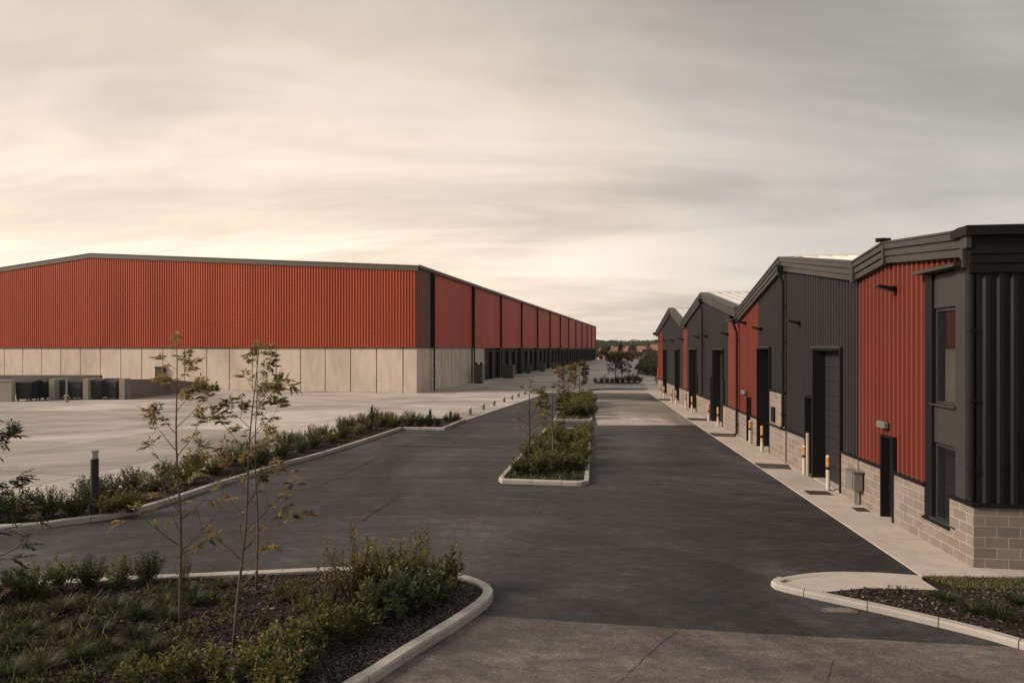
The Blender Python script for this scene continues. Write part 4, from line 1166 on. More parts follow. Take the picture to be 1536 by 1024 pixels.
# --- near bed
NEAR = [ # px, base y, key, scale, scale z, label
 (136,880,'ball',.72,.72,'round dark shrub at the rear kerb of the front bed, leftmost of four'),
 (177,880,'upright',.9,.9,'thin upright shrub at the rear kerb, between two round dark shrubs'),
 (222,876,'ball',.72,.78,'round dark shrub at the rear kerb nearest the left trunk'),
 (275,876,'wispy',.5,.5,'loose shrub at the rear kerb right behind the left trunk'),
 (95,885,'upright',1.0,1.0,'yellow-tipped shrub left of the round dark shrubs in the front bed'),
 (528,896,'wispy',1.15,1.2,'tallest wispy yellow-green shrub in the middle of the front bed'),
 (500,905,'wispy',.8,.8,'short wispy shrub left of the tallest one'),
 (556,890,'upright',1.25,1.3,'leafy upright shrub right of the tallest wispy one'),
 (592,900,'wispy',1.05,1.1,'wispy shrub with a tall bent shoot in the front bed'),
 (630,880,'wispy',.85,.95,'wispy shrub with the rightmost yellow shoot'),
 (600,885,'hedge',.95,.95,'dark leafy shrub under the bent shoots'),
 (640,890,'upright',1.2,1.15,'broad green shrub, second from the nose of the front bed'),
 (673,884,'upright',1.2,1.2,'green shrub nearest the nose of the front bed'),
 (655,900,'hedge',.75,.75,'low dark shrub under the nose shrubs'),
 (568,930,'greygreen',1.2,1.05,'grey-green shrub in the second line, left of centre'),
 (600,922,'greygreen',1.2,1.1,'grey-green shrub in the centre of the second line'),
 (635,915,'greygreen',1.15,1.05,'grey-green shrub, right one of the second line'),
 (452,925,'wispy',.55,.55,'small yellow-flecked shrub between the two right trunks and the shrub mass'),
 (475,945,'upright',.9,.9,'yellow-green shrub left of the grey-green line'),
 (548,955,'upright',1.25,1.2,'upright pale shrub by the inner side of the front kerb'),
 (520,962,'hedge_yellow',.7,.7,'low yellow-green shrub by the inner side of the front kerb'),
 (492,968,'upright',1.1,1.05,'upright pale shrub left of the low yellow-green one'),
 (465,985,'upright',1.0,1.0,'pale green shrub in the front line, right of the middle trunk base'),
 (430,1000,'upright',1.15,1.05,'yellow-leaved shrub in the front line, just right of the middle trunk base'),
 (395,1012,'hedge_yellow',.85,.8,'yellow-leaved shrub in front of the middle trunk base'),
 (450,1018,'hedge',.8,.75,'dark leafy shrub in the front line near the lower photo edge'),
 (300,1022,'upright',1.0,.9,'pale shoots in the front line left of the middle trunk'),
 (262,1030,'upright',.95,.85,'pale shoots at the lower photo edge below the left trunk'),
 (205,1038,'upright',.9,.8,'pale shoots at the lower photo edge, left of the left trunk'),
 (340,1040,'upright',1.0,.9,'pale shoots at the lower photo edge below the middle trunk'),
 (420,1042,'hedge_yellow',.8,.75,'leafy shrub cut by the lower photo edge'),
 (40,900,'hedge',.8,.8,'green shrub near the left photo edge in the front bed'),
 (8,905,'ball',.9,.8,'dark shrub at the left photo edge in the front bed')]
for px, yb, k, sc, sz, lab in NEAR:
    put(k, G(px, yb, ZB), sc, lab, 'shrub', 'shrubs of the front bed', sz=sz)
TUFT = [(170,915),(65,905),(38,925),(95,918),(115,940),(150,948),(205,928),(80,955),(40,952),(20,975),(165,975),(118,990),(205,958),(243,905),(292,906),(282,893),(218,985),(60,1005),(182,1005),(250,930),(330,880),(12,1015)]
for i, (px, y) in enumerate(TUFT):
    k = 'tuft_straw' if i in (2,3,7,10,13,17,20) else 'tuft'
    row = 'upper' if y < 925 else ('middle' if y < 975 else 'lower')
    put(k, G(px+rnd.uniform(-5,5), y, ZB), rnd.uniform(.55,1.05), '', 'grass tuft', 'grass tufts of the front bed', 'grass_tuft')['_t'] = 1
tf = sorted([o for o in COL.objects if '_t' in o], key=lambda o: o.location.x/o.location.y)
for i, o in enumerate(tf):
    straw = 'straw' in ' '.join(m.name for m in o.data.materials[2:3])
    o['label'] = '%s grass tuft in the front bed, %s of twenty-two from the left' % ('straw-tinged' if straw else 'green arching', ORD[i]); del o['_t']
SPROUT = [(410,905),(455,905),(200,1010),(225,1015),(310,905),(330,925),(440,890),(425,900),(395,935),(360,895),(500,925),(345,905)]
for i, (px, y) in enumerate(sorted(SPROUT)):
    put('sprout', G(px, y, ZB), rnd.uniform(.8,1.15), 'small leafy sprout in the front bed bark, %s of twelve from the left' % ORD[i], 'sprout', 'sprouts in the front bed bark', 'sprout')
# --- right bed clumps
for i, (px, y, k, sc, lab) in enumerate(((1458,918,'tuft',.8,'left grass clump in the bark bed beside the right kerb'),(1490,920,'tuft',1.0,'large grass clump in the bark bed beside the right kerb'),
    (1502,928,'tuft',.7,'small grass clump just before the large one in the right bed'),(1420,900,'tuft',.7,'low clump at the lawn edge of the right bed'),(1525,905,'tuft',.8,'grass clump near the right photo edge'))):
    put(k, G(px, y, .07), sc, lab, 'grass clump', 'clumps of the right bed', 'grass_clump', sz=sc*.7)
for i, (px, y) in enumerate(((1335,889),(1352,887),(1383,893))):
    put('sprout', G(px, y, .07), .5, 'tiny dark sprout at the pavement edge of the right bed, %s from the left' % ORD[i], 'sprout', 'sprouts of the right bed', 'sprout')
# --- islands
g = random.Random(55)
def in_poly(P, n, inset=.35):
    out = []; c = sum((Vector(p) for p in P), Vector((0,0)))/len(P); Q = [c+(Vector(p)-c)*(1-inset/((Vector(p)-c).length+.01)) for p in P]
    xs = [q.x for q in Q]; ys = [q.y for q in Q]
    def inside(x, y):
        r_ = False; j = len(Q)-1
        for i in range(len(Q)):
            if (Q[i].y > y) != (Q[j].y > y) and x < (Q[j].x-Q[i].x)*(y-Q[i].y)/(Q[j].y-Q[i].y)+Q[i].x: r_ = not r_
            j = i
        return r_
    tries = 0
    while len(out) < n and tries < 20000:
        tries += 1
        x = g.uniform(min(xs),max(xs)); y = g.uniform(min(ys),max(ys))
        if inside(x,y) and all((x-a)**2+(y-b_)**2 > .27 for a,b_ in out): out.append((x,y))
    return sorted(out, key=lambda p: p[1])
for nm, P, n, smin in (('near', IS1, 30, 18.7), ('far', IS2, 26, 33.6)):
    k_ = 0
    for x, y in in_poly(P, n, .62 if nm == 'near' else .5):
        if y < smin: continue
        if nm == 'near' and y > 28.0: continue
        kk = g.choice(['isle','isle','isle_yellow','isle','isle_yellow']) if nm == 'near' else g.choice(['isle','isle_yellow','isle_yellow'])
        tone = {'isle':'green','isle_yellow':'yellow-green'}[kk]
        put(kk, (x,y,.08), g.uniform(.7,1.0) if nm == 'near' else g.uniform(.9,1.25), '%s shrub in the %s traffic island, %s counted back from its near kerb' % (tone, nm, ORD[k_]), 'shrub', 'shrubs of the %s island' % nm); k_ += 1
# --- far bed
for i, (px, y, sc) in enumerate(((893,574,.75),(902,574,.85),(911,574,.85),(918,574,.8),(926,574,1.0),(934,574,.9),(943,573,1.2),(952,573.5,1.3),(960,573.5,.9))):
    put('ball' if i < 6 else 'hedge', G(px, y, .08), sc*1.15, 'dark shrub of the far bed beyond the road, %s from the left' % ORD[i], 'shrub', 'shrubs of the far bed')
#SECTION_TREES
# ------------------------------------------------------------------ young trees (hand-laid limbs)
def cluster(b, g, p, d, size, nl, mats_n, wts, ls):
    """a spray of drooping pinnate leaves at a limb end"""
    for i in range(nl):
        dd = (d + rvec(g)*.75 + Vector((0,0,-.05))).normalized(); ln = size*g.uniform(.6,1.1)
        w_ = g.choices(range(mats_n), wts)[0]; side = dd.cross(Vector((0,0,1)))
        side = side.normalized() if side.length > 1e-3 else Vector((1,0,0)); droop = Vector((0,0,-1))
        k = 0; n_ = 6
        for j in range(n_):
            t = (j+.6)/n_; q = p + dd*ln*t + droop*ln*.28*t*t
            for s_ in (-1,1):
                leaf(b, q, (side*s_*.8 + dd*.55 + droop*.45 + rvec(g)*.25), rvec(g)+Vector((0,0,.6)), ls*g.uniform(.7,1.2), ls*g.uniform(.24,.36), w_, .2)
        leaf(b, p + dd*ln + droop*ln*.28, dd+droop*.5, Vector((0,0,1)), ls*1.1, ls*.33, w_)
def young_tree(base, top, r0, limbs, label, seed, pal, wts, ls=.075, csize=.13, nl=3, bark='bark', kink=.02, group='young trees', density=1.0, name='young_tree'):
    """limbs: (t on trunk, dx, dz length fractions, leafiness) in metres; y spread random"""
    g = random.Random(seed); base = Vector(base); top = Vector(top)
    r = empty(name, base, 0, label, 'tree', group)
    T = top - base; tb = MB(); pts = []; n = 14
    for i in range(n+1):
        t = i/n; pts.append(T*t + Vector((math.sin(t*9+seed), math.cos(t*7+seed), 0))*kink*math.sin(t*math.pi))
    tb.tube(pts, [r0*(1-.8*(i/n)**.9) for i in range(n+1)], 8)
    tb.tube([Vector((0,0,-.05)),Vector((0,0,.06))], [r0*1.6,r0*1.05], 8)
    tb.build('trunk', M[bark], r, smooth=True)
    lb = MB(); cb = MB(); mats = [L[m] for m in pal]
    def limb(p0, d, ln, rr, leafy, depth=0):
        P = []; cur = Vector(p0); dd = d.normalized(); m = 7
        for i in range(m+1):
            P.append(cur.copy()); dd = (dd + rvec(g)*.10 + Vector((0,0,.035))).normalized(); cur = cur + dd*ln/m
        lb.tube(P, [max(.0022, rr*(1-.82*i/m)) for i in range(m+1)], 5, cap=False)
        if leafy > 0:
            if g.random() < .95: cluster(cb, g, P[-1], dd, csize, int(nl*leafy*density)+1, len(mats), wts, ls)
            for i in range(3, m):
                if g.random() < .6*leafy*density: cluster(cb, g, P[i], (dd+rvec(g)*.8).normalized(), csize*.8, max(1,int(nl*.4*leafy)), len(mats), wts, ls)
        if depth == 0 and ln > .3:
            for i in (3, 5):
                if g.random() < .6:
                    sd = (dd + rvec(g)*.8); limb(P[i], sd, ln*g.uniform(.3,.5), rr*.5, leafy, 1)
    for t, dx, dz, lf in limbs:
        i = t*n; p0 = pts[int(i)].lerp(pts[min(int(i)+1,n)], i-int(i))
        ln = math.hypot(dx, dz); d = Vector((dx, g.uniform(-.35,.35)*abs(dx), dz))
        limb(p0, d, ln, r0*(1-.8*t)*.55, lf)
    cluster(cb, g, pts[-1], Vector((0,0,1)), csize, nl, len(mats), wts, ls)
    lb.build('limbs', M[bark], r, smooth=True); cb.build('crown', mats, r)
    return r
PALT = ['olive','gold','mid','brown']; WT = [5,2.2,1.6,1.6]
b1 = G(271,943,ZB); t1_ = Vector((XP(265,b1.y), b1.y, EYE+(HOR-512)*b1.y/FPX))
# metres per px at that depth ~ .0094
young_tree(b1, t1_, .025, [(.965,-.16,.10,.8),(.93,.14,.12,.9),(.90,-.22,.12,1),(.86,.25,.25,.9),(.82,-.3,.15,.8),(.76,.30,.35,1.2),(.70,.5,.55,1.3),(.68,-.35,.28,1.0),(.62,-.5,.5,1.3),(.60,.42,.5,1.3),(.55,.35,.3,.9),(.50,-.42,.55,1.0),(.47,.38,.45,.8),(.42,-.30,.4,.5),(.38,.45,.4,.5),(.33,-.35,.5,.15),(.285,-.62,.55,.35),(.27,.80,.70,.15),(.26,.45,.22,.7),(.40,-.35,.5,0)],
           'left young tree of the front bed, straight slim trunk and sparse ochre leaves', 11, PALT, WT)
b2 = G(350,977,ZB); t2_ = Vector((XP(388,b2.y), b2.y, EYE+(HOR-524)*b2.y/FPX))
young_tree(b2, t2_, .024, [(.95,-.10,.14,.8),(.92,.16,.12,.9),(.86,-.16,.2,.7),(.82,.35,.16,1.2),(.78,.40,.3,1.1),(.74,-.35,.25,1.2),(.70,.42,.45,1.2),(.66,-.40,.45,1.3),(.64,.35,.3,1.1),(.60,-.35,.3,1),(.56,.4,.25,1),(.52,-.3,.4,.9),(.48,.36,.5,.5),(.43,-.35,.45,.6),(.40,.42,.4,.3),(.35,-.22,.55,0),(.33,.5,.6,.1),(.30,-.35,.3,.6),(.27,.30,.25,.8),(.20,.5,.5,0)],
           'middle young tree of the front bed, leaning a little right, trunk nearest the camera', 23, PALT, WT)
b3 = G(385,890,ZB); t3_ = Vector((XP(385,b3.y), b3.y, EYE+(HOR-522)*b3.y/FPX))
young_tree(b3, t3_, .021, [(.96,.1,.12,.6),(.92,-.15,.12,.6),(.86,.45,.35,1.1),(.82,.5,.2,1.3),(.76,.42,.35,1.1),(.72,-.3,.3,.7),(.66,.30,.45,.9),(.60,-.25,.3,.7),(.56,.35,.25,.8),(.5,-.3,.35,.6),(.44,.3,.4,.3),(.36,-.4,.35,.5),(.30,.62,.55,.8),(.26,.70,.22,.8),(.22,-.4,.3,.4),(.18,.35,.1,.5)],
           'thin young tree behind the middle one in the front bed, with low ochre side sprays', 37, PALT, WT)
# tree at the left photo edge (dark leaves)
bl = G(-55,975,ZB)
young_tree(bl, bl+Vector((.05,.1,3.1)), .03, [(.9,.35,.2,1.3),(.8,.55,.25,1.3),(.7,.6,.1,1.4),(.62,.65,.2,1.2),(.55,.7,.05,1.2),(.48,.75,.1,.8),(.4,.85,-.05,.8),(.35,.7,.15,.7),(.3,.9,.0,.6),(.75,-.5,.3,1),(.5,-.5,.3,1)],
           'dark-leaved young tree at the left photo edge, only its branches in view', 51, ['black','dark','brown','dark'], [4,3,2,2], ls=.07, csize=.22, nl=4, bark='bark_dark')
# island trees
p = G(793,697,ZB); young_tree(p, (XP(793,p.y)+.05,p.y,EYE-(570-HOR)*p.y/FPX), .035, [(.9,.12,.2,.3),(.8,-.2,.3,.2),(.72,.25,.35,.1),(.62,-.35,.4,.15),(.55,.4,.45,.1),(.46,-.5,.35,.1),(.4,.5,.4,.25),(.34,-.4,.3,.1),(.3,.35,.4,.3)],
           'nearly bare thin tree at the left side of the near traffic island', 61, PALT, WT, csize=.14, nl=2, bark='bark_dark', density=.6)
p = G(829,697,ZB); young_tree(p, (XP(829,p.y),p.y,EYE-(582-HOR)*p.y/FPX), .038, [(.95,.25,.1,1),(.9,-.3,.1,1),(.86,.4,.12,1.3),(.84,-.42,.15,1.3),(.8,.42,.1,1.2),(.78,-.4,.1,1.3),(.72,.4,.2,1.1),(.7,-.45,.2,1.2),(.64,-.35,.2,1),(.6,.4,.3,1),(.5,-.3,.3,.5),(.4,.3,.3,.3)],
           'slim tree with a yellow-olive crown in the near traffic island', 5, ['olive','gold','light','mid'], [4,2,3,3], csize=.24, nl=5, bark='bark', ls=.09)
for px, y, yt, lab, sd, dn in ((846,606,553,'thin nearly bare tree at the left edge of the far traffic island',71,.5),(852,602,556,'thin bare-topped tree in the far traffic island, beside the leafy one',73,.7),(869,600,548,'brown-leaved small tree at the back of the far traffic island',79,1.3)):
    p = G(px,y,ZB); H = EYE-(yt-HOR)*p.y/FPX; q = dn
    young_tree(p, (XP(px,p.y),p.y,H), .045, [(.92,.3,.4,q),(.88,-.35,.35,q),(.8,.5,.5,q),(.76,-.5,.5,q),(.7,.6,.5,q),(.66,-.6,.5,q),(.58,.55,.5,q),(.54,-.6,.45,q),(.45,.5,.4,q*.7),(.42,-.5,.4,q*.7),(.35,.4,.3,q*.4)],
               lab, sd, ['brown','olive','black','gold'], [4,3,2,1], ls=.13, csize=.26, nl=4, bark='bark_dark', density=1.2)
# pair of trees in the far bed
for px, yt, sd, lab in ((923,533,83,'left small tree of the far bed, with an airy dark crown'),(933,531,89,'right small tree of the far bed, with an airy dark crown')):
    p = G(px,574,ZB); H = EYE-(yt-HOR)*p.y/FPX
    lm = []
    gg = random.Random(sd)
    for k in range(16): lm.append((.30+.62*k/16, (-1)**k*gg.uniform(.6,1.25)*(1.1-.5*k/16), gg.uniform(.25,.6), 1.2))
    young_tree(p, (XP(px,p.y),p.y,H), .07, lm, lab, sd, ['black','dark','grey','brown'], [2,4,4,1], ls=.16, csize=.36, nl=3, bark='bark_dark')
# --- bigger background trees: lumpy crowns of leaf clumps
def big_tree_mesh(g, h, wd, conic, ls, n, pal, wts):
    mats = [L[m] for m in pal]; cb = MB(); tb = MB(); P = []
    tr = h*.22; pts = [Vector((0,0,0)),Vector((.1,0,tr)),Vector((.05,.1,h*.6)),Vector((0,0,h*.92))]
    tb.tube(pts, [h*.025,h*.02,h*.012,h*.004], 7)
    lumps = []
    for i in range(26):
        t = g.random()**.8; z = tr*.7 + (h-tr*.7)*t
        prof = (1-t)**.7 if conic else math.sin(math.pi*min(1,.12+.88*(1-t)))**.7*(.65+.35*(1-t))
        a = g.uniform(0,6.283); q = wd*.5*prof*math.sqrt(g.uniform(.15,1))
        c = Vector((q*math.cos(a), q*math.sin(a), z)); rr = wd*g.uniform(.10,.20)*(.55+.45*prof)
        lumps.append((c, rr)); tb.tube([Vector((.05,0,max(tr*.8,z-h*.15))), c], [h*.006,h*.003], 4, cap=False)
    for i in range(n):
        c, rr = g.choice(lumps); d = rvec(g); p = c + d*rr*(g.random()**.45)
        leaf(cb, p, d+rvec(g)*.8, rvec(g), ls*g.uniform(.6,1.3), ls*g.uniform(.5,.8), g.choices(range(len(mats)), wts)[0], .2)
    return tb, cb, mats
def big_proto(key, seed, count, **kw):
    PROTO[key] = []
    for i in range(count):
        tb, cb, mats = big_tree_mesh(random.Random(seed+i), **kw)
        r = empty('broadleaf_tree', (0,0,-50)); tb.build('trunk', M['bark_dark'], r); cb.build('crown', mats, r); PROTO[key].append([r, False, kw['h']])
big_proto('broad', 500, 3, h=6, wd=6, conic=False, ls=.38, n=1900, pal=['black','dark','mid','olive'], wts=[5,4,1.5,.6])
big_proto('conic', 520, 2, h=7, wd=4.2, conic=True, ls=.34, n=1900, pal=['black','dark','brown','olive'], wts=[4,3,2,1])
big_proto('bush', 540, 3, h=3, wd=4.4, conic=False, ls=.24, n=1800, pal=['black','dark','mid','olive'], wts=[3,4,2,1])
def put_tree(key, px, Y, yt, yb_hidden, label, cat='tree', group='background trees', name='broadleaf_tree', z=None):
    z = terrain(0,Y) if z is None else z
    H = EYE-(yt-HOR)*Y/FPX - z
    base = PROTO[key][0][2]; sc = H/base
    return put(key, (XP(px,Y),Y,z), sc, label, cat, group, name)
BT = [('broad',908,232,519,'dark round tree just right of the warehouse end'),('broad',899,236,526,'low dark tree against the warehouse end'),('broad',916,228,527,'low dark tree left of the brown conical tree'),
      ('conic',931,190,516.5,'tall brown-green conical tree in the middle of the view between the buildings'),('broad',938,205,530,'dark tree at the foot of the brown conical tree'),('broad',949,215,519,'dark tree right of the brown conical tree, in front of the roofs'),
      ('broad',957,222,527,'low dark tree between two taller dark trees'),('conic',973,225,516,'pointed dark tree left of the farthest unit'),('broad',978,235,524,'spreading dark tree behind the end of the unit row'),('broad',968,240,525,'dark tree beside the pale shed'),
      ('broad',986,215,527,'dark tree half hidden by the end of the unit row'),('broad',906,218,525,'dark tree at the yard edge by the warehouse end'),('broad',923,214,527,'small dark tree left of the brown conical tree trunk'),('broad',943,218,525,'dark tree in the gap between two terracotta roofs'),('broad',962,216,529,'low dark tree left of the pale shed'),('broad',884,238,517,'dark tree hidden mostly behind the warehouse end')]
for k, px, Y, yt, lab in BT:
    put_tree(k, px, Y, yt, 0, lab, name='conifer_tree' if k == 'conic' else 'broadleaf_tree')
BU = [(966,100,543,'large dark bush left of the farthest unit'),(976,98,538,'tallest dark bush against the end of the unit row'),(985,96,541,'bush touching the end of the unit row'),(958,104,547,'round bush at the left of the bushes by the unit row'),(971,91,550,'low bush in front of the large dark bushes'),(981,90,549,'low bush at the foot of the bush touching the unit row'),
      (962,140,538,'dark bush farther back along the far road'),(972,150,534,'dark bush far back beside the road'),(981,142,533,'tall bush far back behind the farthest unit'),(990,130,536,'dark bush behind the farthest unit'),(968,122,540,'bush between the near bushes and the far road'),(948,175,539,'small bush beyond the far road'),(902,205,534,'low hedge bush at the far yard edge'),(912,207,534,'low bush at the far yard edge, near the warehouse'),(922,208,533,'low bush at the far yard edge, under the brown tree'),(941,206,534,'low bush at the far yard edge, right of the brown tree'),(932,204,535,'low bush at the far yard edge, behind the far bed trees')]
for px, Y, yt, lab in BU: put_tree('bush', px, Y, yt, 0, lab, 'bush', 'background bushes', 'bush', z=-.05 if Y < 214 else None)
# far wood on the horizon: one mass
def far_wood():
    b = MB(); g = random.Random(9); mats = [L['black'], L['dark'], L['mid']]
    lum = []
    for i in range(420):
        a = g.uniform(-1,1); Y = g.uniform(560,900); X = Y*(.135 + .55*a*abs(a)) if i % 3 else Y*g.uniform(.08,.30)
        lum.append((Vector((X,Y,terrain(0,Y)+g.uniform(1,2.6))), g.uniform(4,8)))
    for c, rr in lum:
        for k in range(60):
            d = rvec(g); d.z = abs(d.z)*.8; p = c + Vector((d.x*rr*1.4, d.y*rr, d.z*rr*.55))
            leaf(b, p, d+rvec(g)*.7, rvec(g), g.uniform(1.4,3), g.uniform(1.0,2), g.choices((0,1,2),(3,4,1))[0], .2)
    tag(b.build('far_wood', mats), 'far wood along the horizon reading as one dark band', 'wood', None, 'stuff')
far_wood()
# --- terracotta-roofed houses beyond the trees
M['tile'] = painted('terracotta_tile', (.34,.165,.115), .25, .8, 0, False); M['render'] = painted('pale_render', (.50,.40,.33), .12, .8); M['brickhouse'] = painted('pink_brick', (.33,.19,.14), .2, .85)
def house(px, Y, wd, dp, h, ridge, rot, mat, label):
    z = terrain(0,Y); r = empty('house', (XP(px,Y),Y,z), R(rot), label, 'house', 'houses beyond the trees')
    b = MB(); b.box(-wd/2,wd/2,-dp/2,dp/2,-.3,h); b.prism_yz([(-dp/2,h+.001),(dp/2,h+.001),(0,ridge-.1)], -wd/2, wd/2); b.build('wall', mat, r)
    b = MB(); o = .45; hz = h-.15
    for s_ in (-1,1): b.prism_yz([(s_*(dp/2+o),hz),(0,ridge),(0,ridge+.22),(s_*(dp/2+o),hz+.2)][::s_], -wd/2-o, wd/2+o)
    rf_ = b.build('roof', M['tile'], r)
    b = MB(); b.box(wd*.28,wd*.28+.8,-.4,.4,ridge-.4,ridge+1.1); b.build('chimney', M['brickhouse'], rf_)
    for k in (-.3,.0,.3):
        for zz in (1.0, 3.6):
            if zz+1.3 < h:
                b = MB(); b.box(k*wd-.6,k*wd+.6,-dp/2-.03,-dp/2-.002,zz,zz+1.3); f = b.build('window', M['white'], r)
                b = MB(); b.box(k*wd-.5,k*wd+.5,-dp/2-.04,-dp/2-.031,zz+.1,zz+1.2); b.build('pane', M['glass'], f)
house(919,300,11,8,4.8,7.6,8,M['brickhouse'],'pink brick house with a terracotta roof, leftmost of the far houses')
house(940,310,9,8,4.8,7.4,-10,M['brickhouse'],'terracotta-roofed house behind the brown conical tree')
house(960,330,15,9,5.2,8.3,6,M['render'],'widest far house with a bright terracotta roof, between the dark trees')
house(970,300,8,8,4.6,7.0,14,M['brickhouse'],'small terracotta-roofed house right of the widest one')
house(912,345,9,8,5,7.9,20,M['render'],'far house glimpsed beside the warehouse end')
house(985,360,10,8,5.5,9.4,0,M['render'],'pale far house at the end of the unit row')
p = Vector((XP(966,226),226,terrain(0,226)))
r = empty('shed', p, R(8), 'small white shed among the dark trees right of centre', 'shed')
b = MB(); b.box(-1.3,1.3,-1.5,1.5,0,1.95); b.build('wall', M['white'], r)
b = MB(); b.prism_yz([(-1.65,1.953),(1.65,1.953),(1.65,2.2),(-1.65,2.05)], -1.45, 1.45); b.build('roof', M['roofgrey'], r)
b = MB(); b.box(-.5,.5,-1.55,-1.503,0,2.0); b.build('door', M['meter'], r)
#SECTION_LITTER
# ------------------------------------------------------------------ bark chips and turf
def point_in(Q, x, y):
    r_ = False; j = len(Q)-1
    for i in range(len(Q)):
        if (Q[i][1] > y) != (Q[j][1] > y) and x < (Q[j][0]-Q[i][0])*(y-Q[i][1])/(Q[j][1]-Q[i][1])+Q[i][0]: r_ = not r_
        j = i
    return r_
def chips(name, poly, n, z, bbox, mats, wts, smin, smax, label, seed, grit=False, clear=.2):
    g = random.Random(seed); b = MB(); Q = [(p[0],p[1]) for p in poly]; k = 0; tries = 0
    while k < n and tries < n*6:
        tries += 1
        x = g.uniform(bbox[0],bbox[1]); y = g.uniform(bbox[2],bbox[3])
        if not point_in(Q, x, y): continue
        k += 1; ln = g.uniform(smin,smax); wd = ln*g.uniform(.3,.7); th = ln*.12
        mt = Matrix.Rotation(g.uniform(0,6.28),3,'Z') @ Matrix.Rotation(g.uniform(-.5,.5),3,'X') @ Matrix.Rotation(g.uniform(-.5,.5),3,'Y')
        o = Vector((x,y,z+g.uniform(.0,.018)))
        vs = [o + mt @ Vector(v) for v in ((-ln/2,-wd*.3,0),(0,-wd/2,th),(ln/2,-wd*.2,0),(ln*.45,wd*.3,0),(0,wd/2,th*.6),(-ln*.45,wd*.35,0))]
        b.add(vs, [(0,1,4,5),(1,2,3,4)], g.choices(range(len(mats)), wts)[0])
    return tag(b.build(name, mats), label, 'mulch', None, 'stuff')
cm = [M['chip1'],M['chip2'],M['chip3']]
def inset(P, d):
    c = sum((Vector((p[0],p[1])) for p in P), Vector((0,0)))/len(P); return [Vector((p[0],p[1])) + (c-Vector((p[0],p[1]))).normalized()*d for p in P]
nbp = list(NB) + [Vector((-4.0,4.4)),Vector((-16,4.4))]
chips('bark_mulch', inset(nbp,.17), 26000, .078, (-9.5,-.2,5.2,10.8), cm, [5,4,1.1], .025, .075, 'dark bark mulch covering the front bed', 1)
chips('bark_mulch', bedR, 7000, .068, (4.5,10,7.0,10.2), cm, [5,4,1.2], .025, .07, 'dark bark mulch covering the right bed', 2)
lbp = [tuple(p) for p in LBF] + [(-3.5,29.7),(-2.9,33.2)] + list(reversed(LB_BACK))
chips('bark_mulch', inset(lbp,.0), 9000, .084, (-13,-2.8,13.2,34.2), cm, [5,4,1.1], .04, .10, 'dark bark mulch of the long yard bed', 3)
# grey gravel margin inside the front kerb
mar = [p for p in NB if p[1] < 9.9 and p[0] > -3]
gm = [Vector(p) + Vector((-.22,.02)) for p in mar]; gi = [Vector(p) + Vector((-1.0,.25)) for p in mar]
chips('gravel_margin', gm + list(reversed(gi)), 9000, .09, (-4,0,5,10.2), [M['grit1'],M['chip1'],M['chip3']], [5,3,1], .015, .04, 'grey gravel margin inside the front kerb', 4)
def ground_cover():
    g = random.Random(77); b = MB(); mats = [L[m] for m in ('dark','olive','mid','brown','black','light')]
    spots = [(-9+4.6*g.random()**1.4, g.uniform(5.6,9.9), g.uniform(.10,.34)) for k in range(130)] + [(g.uniform(-4.2,-2.0), g.uniform(6.2,10.0), g.uniform(.06,.18)) for k in range(14)]
    Q = [(p[0],p[1]) for p in offs(NB, -.35)] + [(-4.0,4.4),(-16,4.4)]
    for x, y, rr in spots:
        if not point_in(Q, x, y) or (x/y > -.53 and rr > .19): continue
        w0 = g.choice(([4,2,4,.6,1,2],[2,4,2,1.5,1,2],[3,1,5,.5,2,3]))
        for k in range(int(150*rr/.25)):
            a = g.uniform(0,6.28); q = rr*math.sqrt(g.random()); p = Vector((x+q*math.cos(a), y+q*math.sin(a), ZB+g.uniform(0,.10)*(1-q/rr*.6)))
            d = rvec(g); d.z = abs(d.z)*.7+.1
            if g.random() < .3: leaf(b, p, d+Vector((0,0,.6)), rvec(g), g.uniform(.08,.2), g.uniform(.006,.012), g.choices(range(6), w0)[0])
            else: leaf(b, p, d, rvec(g)+Vector((0,0,1)), g.uniform(.025,.06), g.uniform(.015,.03), g.choices(range(6), w0)[0])
    tag(b.build('ground_cover', mats), 'low tangled olive ground cover spread over the bark of the front bed', 'ground cover', None, 'stuff')
ground_cover()
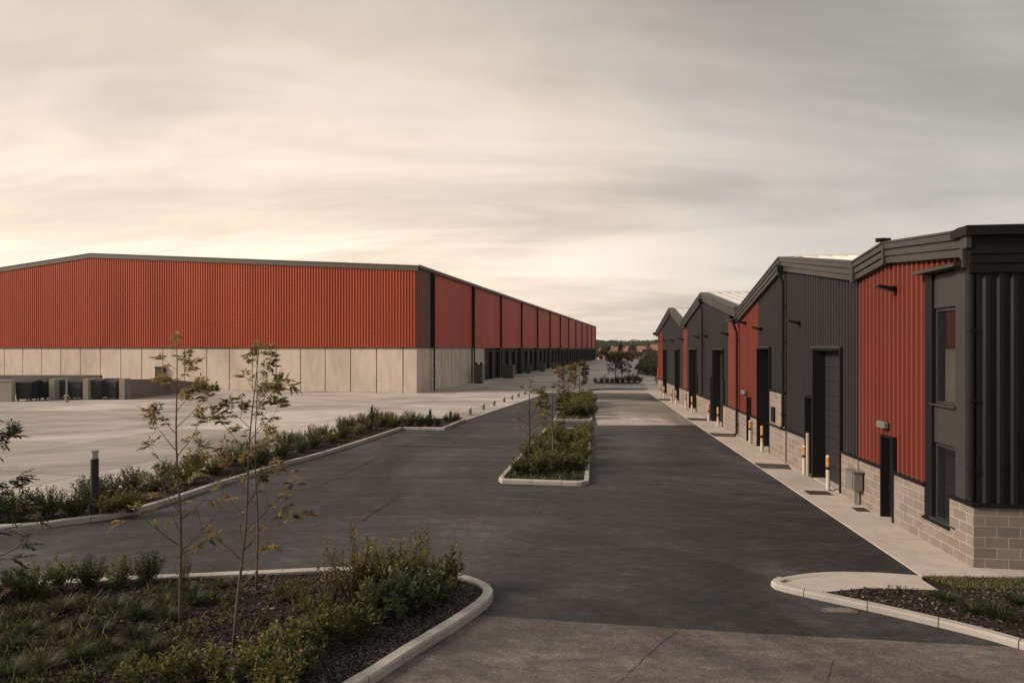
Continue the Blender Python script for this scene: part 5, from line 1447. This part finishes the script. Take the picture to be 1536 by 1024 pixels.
def turf(name, poly, n, z, h, pal, wts, label, seed):
    g = random.Random(seed); b = MB(); mats = [L[m] for m in pal]; Q = [(p[0],p[1]) for p in poly]
    xs = [q[0] for q in Q]; ys = [q[1] for q in Q]; k = 0
    while k < n:
        x = g.uniform(min(xs),max(xs)); y = g.uniform(min(ys),max(ys))
        if not point_in(Q, x, y): continue
        k += 1; a = g.uniform(0,6.28); hh = h*g.uniform(.5,1.2); wd = h*.09; le = Vector((math.cos(a),math.sin(a),0))*hh*g.uniform(.1,.8); s_ = Vector((-math.sin(a),math.cos(a),0))*wd
        p = Vector((x,y,z)); m = p + le*.4 + Vector((0,0,hh*.65)); t = p + le + Vector((0,0,hh))
        b.add([p-s_, p+s_, m+s_*.7, t, m-s_*.7], [(0,1,2,4),(4,2,3)], g.choices(range(len(mats)), wts)[0])
    return tag(b.build(name, mats), label, 'grass', None, 'stuff')
turf('lawn_grass', LAWN, 16000, .054, .05, ['dark','mid','olive','straw'], [3,3,3,2], 'short brownish grass strip before the end wall of the nearest unit', 5)
turf('island_grass', inset(IS1,.2), 9000, .084, .10, ['dark','mid','black','olive'], [4,4,2,1], 'rough grass under the shrubs of the near traffic island', 6)
turf('island_grass', inset(IS2,.2), 4000, .084, .14, ['dark','mid','black','olive'], [4,3,2,2], 'rough grass under the shrubs of the far traffic island', 8)
# drop prototypes that were never placed
for lst in PROTO.values():
    for r, usedp, h in lst:
        if not usedp:
            for c in list(r.children): bpy.data.objects.remove(c)
            bpy.data.objects.remove(r)

# ------------------------------------------------------------------ thin evening haze
def haze():
    b = MB(); b.box(-2600,2600,-70,3100,-6,62)
    m = bpy.data.materials.new('haze_air'); m.use_nodes = True; t = m.node_tree
    t.nodes.remove(t.nodes['Principled BSDF'])
    v = t.nodes.new('ShaderNodeVolumePrincipled'); v.inputs['Color'].default_value = (.92,.90,.88,1); v.inputs['Density'].default_value = .00012
    t.links.new(v.outputs[0], t.nodes['Material Output'].inputs['Volume'])
    o = b.build('haze', m); o['kind'] = 'stuff'; o['label'] = 'thin pale evening haze that softens the far trees'; o['category'] = 'haze'
haze()
